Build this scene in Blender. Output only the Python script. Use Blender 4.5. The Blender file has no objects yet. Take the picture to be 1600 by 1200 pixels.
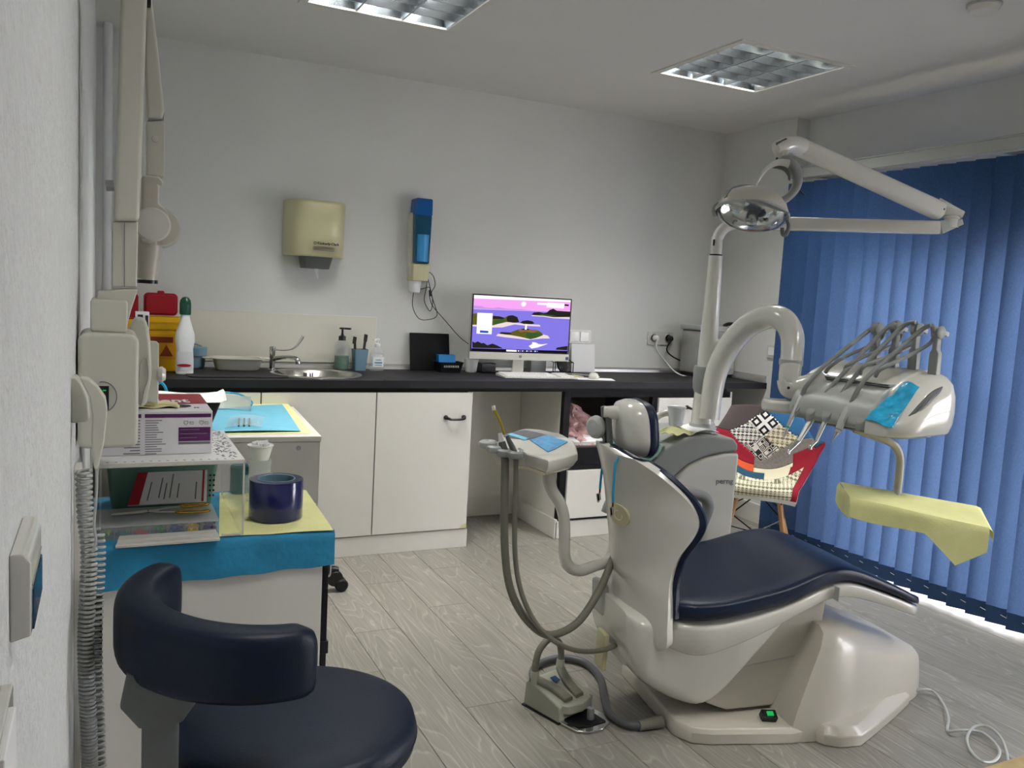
import bpy, bmesh, math, random
from mathutils import Vector, Matrix
random.seed(7)
SC = bpy.context.scene
COL = SC.collection
PI = math.pi

# ------------------------------------------------------------------ camera
YAW, PITCH, ROLL = math.radians(25.9855), math.radians(6.0353), math.radians(3.2092)
FPX = 1309.6
CAMP = Vector((0, 0, 1.36))
cy, sy, cp, sp = math.cos(YAW), math.sin(YAW), math.cos(PITCH), math.sin(PITCH)
FWD = Vector((sy*cp, cy*cp, -sp)); R0 = Vector((cy, -sy, 0)); U0 = R0.cross(FWD)
cr, sr = math.cos(ROLL), math.sin(ROLL)
RGT = cr*R0 + sr*U0
UPV = -sr*R0 + cr*U0
cam_d = bpy.data.cameras.new('camera'); cam = bpy.data.objects.new('camera', cam_d); COL.objects.link(cam)
cam_d.sensor_fit = 'HORIZONTAL'; cam_d.sensor_width = 36; cam_d.lens = FPX*36/1600; cam_d.clip_start = 0.02
m = Matrix((RGT, UPV, -FWD)).transposed().to_4x4(); m.translation = CAMP
cam.matrix_world = m
SC.camera = cam

# ------------------------------------------------------------------ world, light, exposure
SC.view_settings.view_transform = 'Standard'; SC.view_settings.look = 'None'
SC.view_settings.gamma = 1; SC.view_settings.use_curve_mapping = False
SC.view_settings.exposure = 0.12
W = bpy.data.worlds.new('world'); SC.world = W; W.use_nodes = True
nt = W.node_tree; nt.nodes.clear()
wo = nt.nodes.new('ShaderNodeOutputWorld'); bg = nt.nodes.new('ShaderNodeBackground')
bg.inputs['Color'].default_value = (0.98, 0.96, 1.0, 1); bg.inputs['Strength'].default_value = 12.5
nt.links.new(bg.outputs[0], wo.inputs[0])
CEIL = 2.52
FIX = [(0.72, 3.01), (2.49, 3.01), (0.72, 0.75), (2.49, 0.75)]      # louvred ceiling lights, near-left corner of each
FS = 0.66
LAMPW = 34.0
for i, (fx, fy) in enumerate(FIX):
    ld = bpy.data.lights.new('tube_light', 'AREA'); ld.shape = 'SQUARE'; ld.size = 0.56
    ld.energy = LAMPW*(1.0 if fy > 2 else 0.55); ld.color = (1.0, 0.97, 0.9); ld.spread = math.radians(115)
    lo = bpy.data.objects.new('tube_light', ld); COL.objects.link(lo); lo.location = (fx+FS/2, fy+FS/2, CEIL+0.085)

# ------------------------------------------------------------------ placing helpers
def ray(px, py): return FWD + RGT*((px-800)/FPX) - UPV*((py-600)/FPX)
def at(px, py, d): return CAMP + ray(px, py)*d
def onz(px, py, z): r = ray(px, py); return CAMP + r*((z-CAMP.z)/r.z)
def ony(px, py, y): r = ray(px, py); return CAMP + r*(y/r.y)
def onx(px, py, x): r = ray(px, py); return CAMP + r*(x/r.x)

# ------------------------------------------------------------------ materials
def lin(c):
    if isinstance(c, str):
        c = tuple(int(c[i:i+2], 16)/255 for i in (0, 2, 4))
    return tuple((x/12.92 if x <= .04045 else ((x+.055)/1.055)**2.4) for x in c)
def mat(name, col, rough=.5, metal=0., var=0.06, vs=6., bump=0., bs=200., emit=None, es=1., trans=0., alpha=1., coat=0., spec=.5, ior=1.45):
    m = bpy.data.materials.new(name); m.use_nodes = True; nt = m.node_tree
    b = nt.nodes['Principled BSDF']; c = lin(col)
    b.inputs['Roughness'].default_value = rough; b.inputs['Metallic'].default_value = metal
    b.inputs['Transmission Weight'].default_value = trans; b.inputs['Alpha'].default_value = alpha
    b.inputs['Coat Weight'].default_value = coat; b.inputs['Coat Roughness'].default_value = .08
    b.inputs['Specular IOR Level'].default_value = spec; b.inputs['IOR'].default_value = ior
    tc = nt.nodes.new('ShaderNodeTexCoord')
    n = nt.nodes.new('ShaderNodeTexNoise'); n.inputs['Scale'].default_value = vs; n.inputs['Detail'].default_value = 5
    nt.links.new(tc.outputs['Object'], n.inputs['Vector'])
    r = nt.nodes.new('ShaderNodeValToRGB'); r.color_ramp.elements[0].position = .3; r.color_ramp.elements[1].position = .7
    r.color_ramp.elements[0].color = tuple(x*(1-var) for x in c)+(1,); r.color_ramp.elements[1].color = tuple(min(1, x*(1+var)) for x in c)+(1,)
    nt.links.new(n.outputs['Fac'], r.inputs['Fac']); nt.links.new(r.outputs['Color'], b.inputs['Base Color'])
    if bump:
        n2 = nt.nodes.new('ShaderNodeTexNoise'); n2.inputs['Scale'].default_value = bs; n2.inputs['Detail'].default_value = 3
        nt.links.new(tc.outputs['Object'], n2.inputs['Vector'])
        bp = nt.nodes.new('ShaderNodeBump'); bp.inputs['Strength'].default_value = bump; bp.inputs['Distance'].default_value = .004
        nt.links.new(n2.outputs['Fac'], bp.inputs['Height']); nt.links.new(bp.outputs['Normal'], b.inputs['Normal'])
    if emit is not None:
        b.inputs['Emission Color'].default_value = lin(emit)+(1,); b.inputs['Emission Strength'].default_value = es
    return m
M = {}
M['wall'] = mat('wall_paint', 'dcdcd8', .85, var=.02, vs=2, bump=.12, bs=60)
M['wall_left'] = mat('wall_textured_paint', 'dfe1e0', .55, var=.04, vs=30, bump=1.0, bs=95)
M['ceiling'] = mat('ceiling_paint', 'dddbd6', .9, var=.02, vs=2)
M['white'] = mat('white_laminate', 'dcdad2', .38, var=.015)
M['whitetrim'] = mat('white_board', 'd9d7cf', .5, var=.03, vs=12)
M['black'] = mat('black_board', '0d0d11', .6, var=.2, spec=.25)
M['niche'] = mat('dark_niche_board', '5a5654', .6)
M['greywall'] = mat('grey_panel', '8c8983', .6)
M['steel'] = mat('brushed_steel', 'b8b6b0', .28, 1., var=.06, vs=40)
M['alu'] = mat('aluminium_strip', 'c0c0bd', .4, .9)
M['chrome'] = mat('chrome', 'd5d5d5', .09, 1., var=.02)
M['gloss'] = mat('glossy_white_plastic', 'd3d2ca', .16, var=.01, coat=.5)
M['gloss2'] = mat('warm_white_plastic', 'c2beb2', .34, var=.015, coat=.3)
M['cream'] = mat('cream_plastic', 'cfcec1', .28, var=.015, coat=.2)
M['cream2'] = mat('yellowed_cream_plastic', 'c9c49c', .3, var=.03, coat=.2)
M['grey'] = mat('grey_plastic', '8d908e', .38, var=.03)
M['greyl'] = mat('light_grey_plastic', 'aeb1ae', .3, var=.02)
M['greyd'] = mat('dark_grey_plastic', '5c5f5e', .45)
M['hose'] = mat('grey_rubber_hose', '77766a', .5)
M['hose2'] = mat('dark_grey_hose', '5b5c60', .4)
M['navy'] = mat('navy_leatherette', '0a1a35', .36, spec=.4, var=.12, vs=9, bump=.08, bs=260)
M['navy2'] = mat('dark_navy_leatherette', '07152b', .45, spec=.3, var=.15, vs=9, bump=.1, bs=260)
M['pole'] = mat('stool_grey_plastic', '5d6160', .5)
M['rubber'] = mat('black_rubber', '131417', .5)
M['blackp'] = mat('black_plastic', '17181b', .3)
M['pad'] = mat('blue_paper_pad', '2b88b2', .8, var=.14, vs=14, bump=.5, bs=60)
M['padl'] = mat('light_blue_paper', '72b9d3', .8, var=.05, vs=20, bump=.2, bs=90)
M['bluefilm'] = mat('blue_plastic_film', '2aa3d0', .15, var=.3, vs=40, bump=.6, bs=45)
M['yellow'] = mat('yellow_paper', 'e9e8a6', .85, var=.04, vs=20, bump=.35, bs=260)
M['film'] = mat('navy_film_roll', '08195a', .2, var=.06, vs=4, coat=.6)
M['acrylic'] = mat('acrylic', 'f2f8f7', .05, alpha=.13, var=.0)
M['clear'] = mat('clear_plastic', 'dfe8ea', .08, alpha=.18, var=.02)
M['frost'] = mat('frosted_plastic', 'd9dcdc', .3, alpha=.4, var=.03)
M['glass'] = mat('window_glass', 'ffffff', .0, trans=1., var=0, ior=1.05)
M['green'] = mat('sage_green_plastic', '6f9686', .45)
M['red'] = mat('red_plastic', 'a01324', .35)
M['boxred'] = mat('red_card', 'a5222e', .5)
M['yellowp'] = mat('yellow_plastic', 'e9b40e', .35)
M['gpaper'] = mat('printed_white_card', 'e2e1e4', .6, var=.01)
M['purple'] = mat('purple_ink', '5a1f5e', .5)
M['ink'] = mat('grey_ink', '77757c', .7)
M['inkd'] = mat('dark_ink', '222226', .7)
M['paper'] = mat('white_paper', 'efefef', .85, var=.01)
M['latex'] = mat('latex', 'e9e2b4', .5, var=.05, vs=30)
M['bottlegreen'] = mat('dark_green_plastic', '0d4a35', .3)
M['soap'] = mat('green_liquid', '0a5a3a', .2)
M['teal'] = mat('teal_plastic', '1c5a66', .3)
M['dustyblue'] = mat('dusty_blue_plastic', '6f90a3', .45)
M['bluep'] = mat('bright_blue_plastic', '1177b8', .35)
M['skyfilm'] = mat('blue_transparent_plastic', '1e79bd', .2, var=.05)
M['skyfilm2'] = mat('light_blue_cups', '3d9ad6', .3, var=.05)
M['beech'] = mat('beech_wood', 'b98a55', .45, var=.15, vs=14)
M['gold'] = mat('gold_plated_metal', 'd6a53f', .2, 1.)
M['pinkbag'] = mat('pink_translucent_plastic', 'd3a9a6', .25, var=.35, vs=25, bump=1., bs=40)
M['pipe'] = mat('white_pipe', 'e0e0e0', .5)
M['floorbase'] = mat('floor_underlay', '8e8a80', .9)
M['seafoam'] = mat('pale_green_glass', '8fb8ab', .1, var=.03, alpha=.75)
M['cord_blue'] = mat('blue_cord', '1f9fcf', .5)
M['logo'] = mat('blue_logo', '1b8fb8', .4)
M['padlogo'] = mat('dark_blue_logo', '123a6d', .4)
M['ledg'] = mat('green_indicator', '0c7a3a', .3, emit='19c25a', es=.6)
M['olive'] = mat('olive_suction_tip', 'a8a018', .4, trans=.2)
M['beigecap'] = mat('beige_cap', 'ddd9c3', .4)
M['wood'] = mat('oak_table_top', 'b09a70', .55, var=.2, vs=20)
M['outside'] = mat('outside_paving', 'b9b2ad', .9)

# worktop: dark slate laminate with faint streaks
M['worktop'] = mat('dark_slate_laminate', '232226', .55, spec=.3, var=.22, vs=5, bump=.05, bs=80)

def plank_mat():
    m = bpy.data.materials.new('grey_oak_plank'); m.use_nodes = True; nt = m.node_tree; L = nt.links; N = nt.nodes
    b = N['Principled BSDF']; b.inputs['Roughness'].default_value = .42
    oi = N.new('ShaderNodeObjectInfo'); tc = N.new('ShaderNodeTexCoord')
    mp = N.new('ShaderNodeMapping'); mp.inputs['Scale'].default_value = (7, 1.1, 1)
    L.new(tc.outputs['Object'], mp.inputs['Vector'])
    off = N.new('ShaderNodeVectorMath'); off.operation = 'ADD'
    cx = N.new('ShaderNodeCombineXYZ'); mul = N.new('ShaderNodeMath'); mul.operation = 'MULTIPLY'; mul.inputs[1].default_value = 37.
    L.new(oi.outputs['Random'], mul.inputs[0]); L.new(mul.outputs[0], cx.inputs[0]); L.new(mul.outputs[0], cx.inputs[1])
    L.new(mp.outputs[0], off.inputs[0]); L.new(cx.outputs[0], off.inputs[1])
    n = N.new('ShaderNodeTexNoise'); n.inputs['Scale'].default_value = 1.1; n.inputs['Detail'].default_value = 1.5; n.inputs['Distortion'].default_value = .4
    L.new(off.outputs[0], n.inputs['Vector'])
    k = N.new('ShaderNodeMath'); k.operation = 'MULTIPLY'; k.inputs[1].default_value = 17.; L.new(n.outputs['Fac'], k.inputs[0])
    fr = N.new('ShaderNodeMath'); fr.operation = 'FRACT'; L.new(k.outputs[0], fr.inputs[0])
    r = N.new('ShaderNodeValToRGB'); e = r.color_ramp.elements
    e[0].position = 0; e[0].color = (.28, .28, .28, 1); e[1].position = .75; e[1].color = (.08, .08, .08, 1)
    x = e.new(.9); x.color = (.75, .75, .75, 1); y = e.new(1.); y.color = (.28, .28, .28, 1)
    L.new(fr.outputs[0], r.inputs['Fac'])
    # fine streaks
    mp2 = N.new('ShaderNodeMapping'); mp2.inputs['Scale'].default_value = (90, 3, 1); L.new(tc.outputs['Object'], mp2.inputs['Vector'])
    n2 = N.new('ShaderNodeTexNoise'); n2.inputs['Scale'].default_value = 1.; n2.inputs['Detail'].default_value = 6; L.new(mp2.outputs[0], n2.inputs['Vector'])
    a = N.new('ShaderNodeMath'); a.operation = 'MULTIPLY'; a.inputs[1].default_value = .42; L.new(r.outputs['Color'], a.inputs[0])
    a2 = N.new('ShaderNodeMath'); a2.operation = 'MULTIPLY_ADD'; a2.inputs[1].default_value = .55; L.new(n2.outputs['Fac'], a2.inputs[0]); L.new(a.outputs[0], a2.inputs[2])
    a3 = N.new('ShaderNodeMath'); a3.operation = 'MULTIPLY_ADD'; a3.inputs[1].default_value = .16; L.new(oi.outputs['Random'], a3.inputs[0]); L.new(a2.outputs[0], a3.inputs[2])
    r2 = N.new('ShaderNodeValToRGB'); e = r2.color_ramp.elements
    e[0].position = .15; e[0].color = lin('747268')+(1,); e[1].position = .85; e[1].color = lin('adaaa1')+(1,)
    q = e.new(.5); q.color = lin('908d85')+(1,)
    L.new(a3.outputs[0], r2.inputs['Fac']); L.new(r2.outputs['Color'], b.inputs['Base Color'])
    bp = N.new('ShaderNodeBump'); bp.inputs['Strength'].default_value = .12; bp.inputs['Distance'].default_value = .003
    L.new(a2.outputs[0], bp.inputs['Height']); L.new(bp.outputs[0], b.inputs['Normal'])
    return m
M['plank'] = plank_mat()

def slat_mat():
    m = bpy.data.materials.new('blue_blind_fabric'); m.use_nodes = True; nt = m.node_tree; L = nt.links; N = nt.nodes
    N.clear(); out = N.new('ShaderNodeOutputMaterial')
    tc = N.new('ShaderNodeTexCoord'); mp = N.new('ShaderNodeMapping'); mp.inputs['Scale'].default_value = (260, 260, 90)
    L.new(tc.outputs['Object'], mp.inputs['Vector'])
    n = N.new('ShaderNodeTexNoise'); n.inputs['Scale'].default_value = 1.; n.inputs['Detail'].default_value = 4; L.new(mp.outputs[0], n.inputs['Vector'])
    r = N.new('ShaderNodeValToRGB'); e = r.color_ramp.elements
    e[0].position = .3; e[0].color = lin('2d4975')+(1,); e[1].position = .75; e[1].color = lin('5072a3')+(1,)
    gm = N.new('ShaderNodeMix'); gm.data_type = 'RGBA'; gm.inputs[0].default_value = .56; gm.inputs[7].default_value = lin('c8daee')+(1,)
    L.new(n.outputs['Fac'], r.inputs['Fac'])
    d = N.new('ShaderNodeBsdfDiffuse'); t = N.new('ShaderNodeBsdfTranslucent')
    L.new(r.outputs[0], gm.inputs[6]); L.new(r.outputs[0], d.inputs[0]); L.new(gm.outputs[2], t.inputs[0])
    mx = N.new('ShaderNodeMixShader'); mx.inputs[0].default_value = .46
    L.new(d.outputs[0], mx.inputs[1]); L.new(t.outputs[0], mx.inputs[2]); L.new(mx.outputs[0], out.inputs[0])
    return m
M['slat'] = slat_mat()

def check_mat(name, c1, c2, scale, kind='check', rot=45):
    m = bpy.data.materials.new(name); m.use_nodes = True; nt = m.node_tree; L = nt.links; N = nt.nodes
    b = N['Principled BSDF']; b.inputs['Roughness'].default_value = .9
    tc = N.new('ShaderNodeTexCoord'); mp = N.new('ShaderNodeMapping'); mp.inputs['Scale'].default_value = (scale, 0, scale); mp.inputs['Location'].default_value = (.3, .5, .3)
    mp.inputs['Rotation'].default_value = (0, math.radians(rot), 0)
    L.new(tc.outputs['Object'], mp.inputs['Vector'])
    mix = N.new('ShaderNodeMix'); mix.data_type = 'RGBA'
    mix.inputs[6].default_value = lin(c1)+(1,); mix.inputs[7].default_value = lin(c2)+(1,)
    if kind == 'check':      # houndstooth-like: checker combined with a slanted stripe
        ck = N.new('ShaderNodeTexChecker'); ck.inputs['Scale'].default_value = 1.; L.new(mp.outputs[0], ck.inputs['Vector'])
        wv = N.new('ShaderNodeTexWave'); wv.bands_direction = 'DIAGONAL'; wv.inputs['Scale'].default_value = .5; L.new(mp.outputs[0], wv.inputs['Vector'])
        g = N.new('ShaderNodeMath'); g.operation = 'GREATER_THAN'; g.inputs[1].default_value = .55; L.new(wv.outputs['Fac'], g.inputs[0])
        a = N.new('ShaderNodeMath'); a.operation = 'MULTIPLY_ADD'; a.inputs[1].default_value = .45; L.new(g.outputs[0], a.inputs[0])
        h = N.new('ShaderNodeMath'); h.operation = 'MULTIPLY'; h.inputs[1].default_value = .75; L.new(ck.outputs['Fac'], h.inputs[0]); L.new(h.outputs[0], a.inputs[2])
        a.use_clamp = True
        L.new(a.outputs[0], mix.inputs[0])
    else:
        v = N.new('ShaderNodeTexVoronoi'); v.feature = 'F1'; v.distance = 'CHEBYCHEV'; v.inputs['Scale'].default_value = 1.; v.inputs['Randomness'].default_value = 0.0 if kind == 'tile' else .5; L.new(mp.outputs[0], v.inputs['Vector'])
        w = N.new('ShaderNodeMath'); w.operation = 'MULTIPLY'; w.inputs[1].default_value = 18. if kind == 'tile' else 26.; L.new(v.outputs['Distance'], w.inputs[0])
        s = N.new('ShaderNodeMath'); s.operation = 'SINE'; L.new(w.outputs[0], s.inputs[0])
        g = N.new('ShaderNodeMath'); g.operation = 'GREATER_THAN'; g.inputs[1].default_value = .1; L.new(s.outputs[0], g.inputs[0])
        L.new(g.outputs[0], mix.inputs[0]); mp.inputs['Location'].default_value = (.3, 0, .3)
    L.new(mix.outputs[2], b.inputs['Base Color'])
    return m
M['hound'] = check_mat('black_white_houndstooth', '17171a', 'dddbd3', 62)
M['houndb'] = check_mat('beige_houndstooth', '6e6450', 'ddd6bd', 55)
M['tile'] = check_mat('black_white_flower_print', '101013', 'ecebe8', 16, 'tile')
M['weave'] = check_mat('black_white_basket_weave', '1b1b1e', 'c9c7c0', 34, 'weave')
M['houndg'] = check_mat('sage_houndstooth', '6c6b55', 'dcd8be', 70)
M['fab_brown'] = mat('brown_fabric', '4e4543', .9)
M['fab_grey'] = mat('grey_linen_fabric', '75706b', .9, var=.2, vs=90)
M['fab_blue'] = mat('blue_fabric', '2f6695', .9)
M['fab_red'] = mat('dark_red_fabric', '8e1028', .9)
M['fab_orange'] = mat('orange_fabric', 'd4552c', .9)
M['fab_cream'] = mat('cream_fabric', 'd9d4ba', .9)
M['fab_teal'] = mat('blue_green_fabric', '1f4e66', .9)

# ------------------------------------------------------------------ geometry helpers
class G:
    def __init__(s): s.v = []; s.f = []; s.m = []
    def add(s, vs, fs, mi=0):
        o = len(s.v); s.v += [Vector(v) for v in vs]; s.f += [tuple(o+i for i in f) for f in fs]; s.m += [mi]*len(fs); return s
    def box(s, a, b, mi=0):
        x0, y0, z0 = a; x1, y1, z1 = b
        v = [(x0, y0, z0), (x1, y0, z0), (x1, y1, z0), (x0, y1, z0), (x0, y0, z1), (x1, y0, z1), (x1, y1, z1), (x0, y1, z1)]
        return s.add(v, [(3, 2, 1, 0), (4, 5, 6, 7), (0, 1, 5, 4), (1, 2, 6, 5), (2, 3, 7, 6), (3, 0, 4, 7)], mi)
    def obox(s, c, ax, ay, az, mi=0):     # oriented box: centre + three half-axes
        c, ax, ay, az = Vector(c), Vector(ax), Vector(ay), Vector(az)
        v = [c+i*ax+j*ay+k*az for k in (-1, 1) for (i, j) in ((-1, -1), (1, -1), (1, 1), (-1, 1))]
        return s.add(v, [(3, 2, 1, 0), (4, 5, 6, 7), (0, 1, 5, 4), (1, 2, 6, 5), (2, 3, 7, 6), (3, 0, 4, 7)], mi)
    def loft(s, rings, cap=(True, True), close=True, mi=0):
        n = len(rings[0]); vs = [p for r in rings for p in r]; fs = []
        for i in range(len(rings)-1):
            for j in range(n if close else n-1):
                k = (j+1) % n; fs.append((i*n+j, i*n+k, (i+1)*n+k, (i+1)*n+j))
        if cap[0]: fs.append(tuple(reversed(range(n))))
        if cap[1]: fs.append(tuple((len(rings)-1)*n+j for j in range(n)))
        return s.add(vs, fs, mi)
    def prism(s, poly, h0, h1, ax='z', mi=0):
        def p(a, b, h): return {'z': (a, b, h), 'y': (a, h, b), 'x': (h, a, b)}[ax]
        return s.loft([[p(a, b, h0) for a, b in poly], [p(a, b, h1) for a, b in poly]], mi=mi)
    def lathe(s, prof, c=(0, 0, 0), n=24, axis='z', mi=0, cap=(True, True)):
        c = Vector(c); rings = []
        for r, h in prof:
            r = max(r, .0004); ring = []
            for j in range(n):
                a = 2*PI*j/n; u, w = r*math.cos(a), r*math.sin(a)
                ring.append(c+Vector({'z': (u, w, h), 'y': (u, h, -w), 'x': (h, u, w)}[axis]))
            rings.append(ring)
        return s.loft(rings, cap, mi=mi)
    def tube(s, pts, r, n=12, smooth=0, mi=0, flat=1.):
        pts = [Vector(p) for p in pts]
        rs = list(r) if isinstance(r, (list, tuple)) else [r]*len(pts)
        if smooth: pts, rs = spline(pts, rs, smooth)
        rings = []; up = None
        for i, p in enumerate(pts):
            t = (pts[min(i+1, len(pts)-1)]-pts[max(i-1, 0)]).normalized()
            if up is None:
                up = Vector((0, 0, 1)) if abs(t.z) < .9 else Vector((1, 0, 0))
            x = t.cross(up); x.normalize(); y = x.cross(t).normalized(); up = y
            rings.append([p+x*(rs[i]*math.cos(2*PI*j/n))+y*(rs[i]*flat*math.sin(2*PI*j/n)) for j in range(n)])
        return s.loft(rings, mi=mi)
    def grid(s, fn, nu, nv, th=0., mi=0):      # open sheet fn(u,v), optionally thickened along its normals
        P = [[Vector(fn(i/nu, j/nv)) for i in range(nu+1)] for j in range(nv+1)]
        vs = [p for row in P for p in row]; w = nu+1
        fs = [(j*w+i, j*w+i+1, (j+1)*w+i+1, (j+1)*w+i) for j in range(nv) for i in range(nu)]
        if not th: return s.add(vs, fs, mi)
        nn = []
        for j in range(nv+1):
            for i in range(nu+1):
                a = P[j][min(i+1, nu)]-P[j][max(i-1, 0)]; b = P[min(j+1, nv)][i]-P[max(j-1, 0)][i]
                c = a.cross(b); nn.append(c.normalized() if c.length > 1e-9 else Vector((0, 0, 1)))
        k = len(vs); vs2 = [v-n*th for v, n in zip(vs, nn)]
        fs += [tuple(k+q for q in reversed(f)) for f in fs]
        edge = [i for i in range(nu)]
        for i in range(nu):
            fs.append((i+1, i, k+i, k+i+1)); a = nv*w+i; fs.append((a, a+1, k+a+1, k+a))
        for j in range(nv):
            a = j*w; fs.append((a, a+w, k+a+w, k+a)); a = j*w+nu; fs.append((a+w, a, k+a, k+a+w))
        return s.add(vs+vs2, fs, mi)
    def xf(s, mtx):
        s.v = [mtx @ v for v in s.v]; return s

def spline(pts, rs, k):
    o, ro = [], []; n = len(pts)
    for i in range(n-1):
        p0, p1, p2, p3 = pts[max(i-1, 0)], pts[i], pts[i+1], pts[min(i+2, n-1)]
        for q in range(k):
            t = q/k
            o.append(.5*((2*p1)+(p2-p0)*t+(2*p0-5*p1+4*p2-p3)*t*t+(3*p1-p0-3*p2+p3)*t**3)); ro.append(rs[i]*(1-t)+rs[i+1]*t)
    o.append(pts[-1]); ro.append(rs[-1]); return o, ro
def rrect(x0, y0, x1, y1, r, n=5):
    o = []
    for cx, cyy, a0 in ((x1-r, y1-r, 0), (x0+r, y1-r, 90), (x0+r, y0+r, 180), (x1-r, y0+r, 270)):
        for i in range(n+1):
            a = math.radians(a0+90*i/n); o.append((cx+r*math.cos(a), cyy+r*math.sin(a)))
    return o
def super_ring(cx, cyy, a, b, e=4., n=28):
    o = []
    for j in range(n):
        t = 2*PI*j/n; c, s_ = math.cos(t), math.sin(t)
        o.append((cx+a*math.copysign(abs(c)**(2/e), c), cyy+b*math.copysign(abs(s_)**(2/e), s_)))
    return o

INV = {}
def setp(o, label=None, cat=None, group=None, kind=None):
    if label: o['label'] = label
    if cat: o['category'] = cat
    if group: o['group'] = group
    if kind: o['kind'] = kind
    return o
def thing(name, label, cat, loc=(0, 0, 0), rotz=0., group=None):
    o = bpy.data.objects.new(name, None); COL.objects.link(o); o.empty_display_size = .05
    o.location = loc; o.rotation_euler = (0, 0, rotz)
    INV[o.name] = (Matrix.Translation(Vector(loc)) @ Matrix.Rotation(rotz, 4, 'Z')).inverted()
    return setp(o, label, cat, group)
def obj(name, g, m, parent=None, world=False, smooth=True, bevel=0., seg=2, ang=35, label=None, kind=None, subs=0, origin=None):
    vs = g.v
    if world and parent is not None:
        inv = INV[parent.name]; vs = [inv @ v for v in vs]
    off = Vector((0, 0, 0))
    if parent is None or origin is not None:
        xs = [v.x for v in vs]; ys = [v.y for v in vs]; zs = [v.z for v in vs]
        off = Vector(((min(xs)+max(xs))/2, (min(ys)+max(ys))/2, min(zs)))
        vs = [v-off for v in vs]
    me = bpy.data.meshes.new(name); me.from_pydata([tuple(v) for v in vs], [], g.f); me.update()
    for mm in (m if isinstance(m, (list, tuple)) else [m]): me.materials.append(mm)
    for p, i in zip(me.polygons, g.m): p.material_index = i
    if not g.f: pass
    bm = bmesh.new(); bm.from_mesh(me); bmesh.ops.recalc_face_normals(bm, faces=bm.faces); bm.to_mesh(me); bm.free()
    if smooth:
        me.shade_smooth()
        try: me.set_sharp_from_angle(angle=math.radians(ang))
        except Exception: pass
    o = bpy.data.objects.new(name, me); COL.objects.link(o); o.location = off
    if parent is not None: o.parent = parent
    INV[o.name] = (INV[parent.name] if parent is not None else Matrix.Translation(off).inverted())
    if parent is not None and origin is not None: INV[o.name] = Matrix.Translation(-off) @ INV[parent.name]
    if bevel:
        b = o.modifiers.new('bevel', 'BEVEL'); b.width = bevel; b.segments = seg; b.limit_method = 'ANGLE'; b.angle_limit = math.radians(40)
        b.harden_normals = True
    if subs:
        b = o.modifiers.new('sub', 'SUBSURF'); b.levels = subs; b.render_levels = subs
    return setp(o, label, kind=kind)
def single(name, g, m, label, cat, group=None, **k):
    o = obj(name, g, m, None, **k); return setp(o, label, cat, group)
def struct(name, g, m, **k):
    return obj(name, g, m, None, kind='structure', **k)
def copy_tree(root, loc=None, rotz=None, label=None):
    r = root.copy(); COL.objects.link(r)
    if loc is not None: r.location = loc
    if rotz is not None: r.rotation_euler = (0, 0, rotz)
    if label: r['label'] = label
    for c in root.children:
        d = c.copy(); COL.objects.link(d); d.parent = r
        for g in c.children:
            h = g.copy(); COL.objects.link(h); h.parent = d
    return r
FONT = {}
def text(s, size, o, ux, uy, m, parent, name='lettering', th=.0006, align='LEFT', bold=False, sx=1., world=True):
    """flat raised lettering: o = origin, ux/uy = baseline and up directions (world)"""
    cu = bpy.data.curves.new(name, 'FONT'); cu.body = s; cu.size = size; cu.extrude = th; cu.align_x = align
    if bold: cu.offset = size*.02
    cu.resolution_u = 2
    tmp = bpy.data.objects.new('tmp', cu); COL.objects.link(tmp)
    dg = bpy.context.evaluated_depsgraph_get(); dg.update()
    me = tmp.evaluated_get(dg).to_mesh()
    ux = Vector(ux).normalized(); uy = Vector(uy).normalized(); uz = ux.cross(uy); o = Vector(o)
    g = G(); g.v = [o+ux*(v.co.x*sx)+uy*v.co.y+uz*v.co.z for v in me.vertices]; g.f = [tuple(p.vertices) for p in me.polygons]; g.m = [0]*len(g.f)
    bpy.data.objects.remove(tmp); bpy.data.curves.remove(cu)
    return obj(name, g, m, parent, world=world, smooth=False)
X, Y, Z = Vector((1, 0, 0)), Vector((0, 1, 0)), Vector((0, 0, 1))

# ================================================================== ROOM
XL, XR, YB, YF = -0.05, 3.75, 4.62, -1.6
floor = struct('floor', G().box((XL-.1, YF, -.06), (XR+.4, YB+.1, -.008)), M['floorbase'], smooth=False)
# planks run away from the camera, individually laid with recessed joints
pw, pl = .187, 1.22
pm = bpy.data.meshes.new('plank')
gp = G(); e = .0007
gp.loft([[(e, e, -.008), (pw-e, e, -.008), (pw-e, pl-e, -.008), (e, pl-e, -.008)], [(e, e, -.0012), (pw-e, e, -.0012), (pw-e, pl-e, -.0012), (e, pl-e, -.0012)],
         [(e+.001, e+.001, 0), (pw-e-.001, e+.001, 0), (pw-e-.001, pl-e-.001, 0), (e+.001, pl-e-.001, 0)]])
pm.from_pydata([tuple(v) for v in gp.v], [], gp.f); pm.materials.append(M['plank'])
nx = int((XR+.3-XL)/pw)+1
off = [0.0, .47, .9, .25, .7, 1.05, .35]
INVF = INV['floor'].inverted()
for i in range(nx):
    y = YF-pl+off[i % 7]*1.0
    while y < YB:
        if y+pl > YF+.2:
            o = bpy.data.objects.new('plank', pm); COL.objects.link(o); o.parent = floor
            o.location = Vector((XL+i*pw, y, 0))-floor.location
            if y+pl > YB:   # cut short at the wall
                o.scale.y = (YB-y)/pl
            elif y < YF: pass
        y += pl
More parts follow.
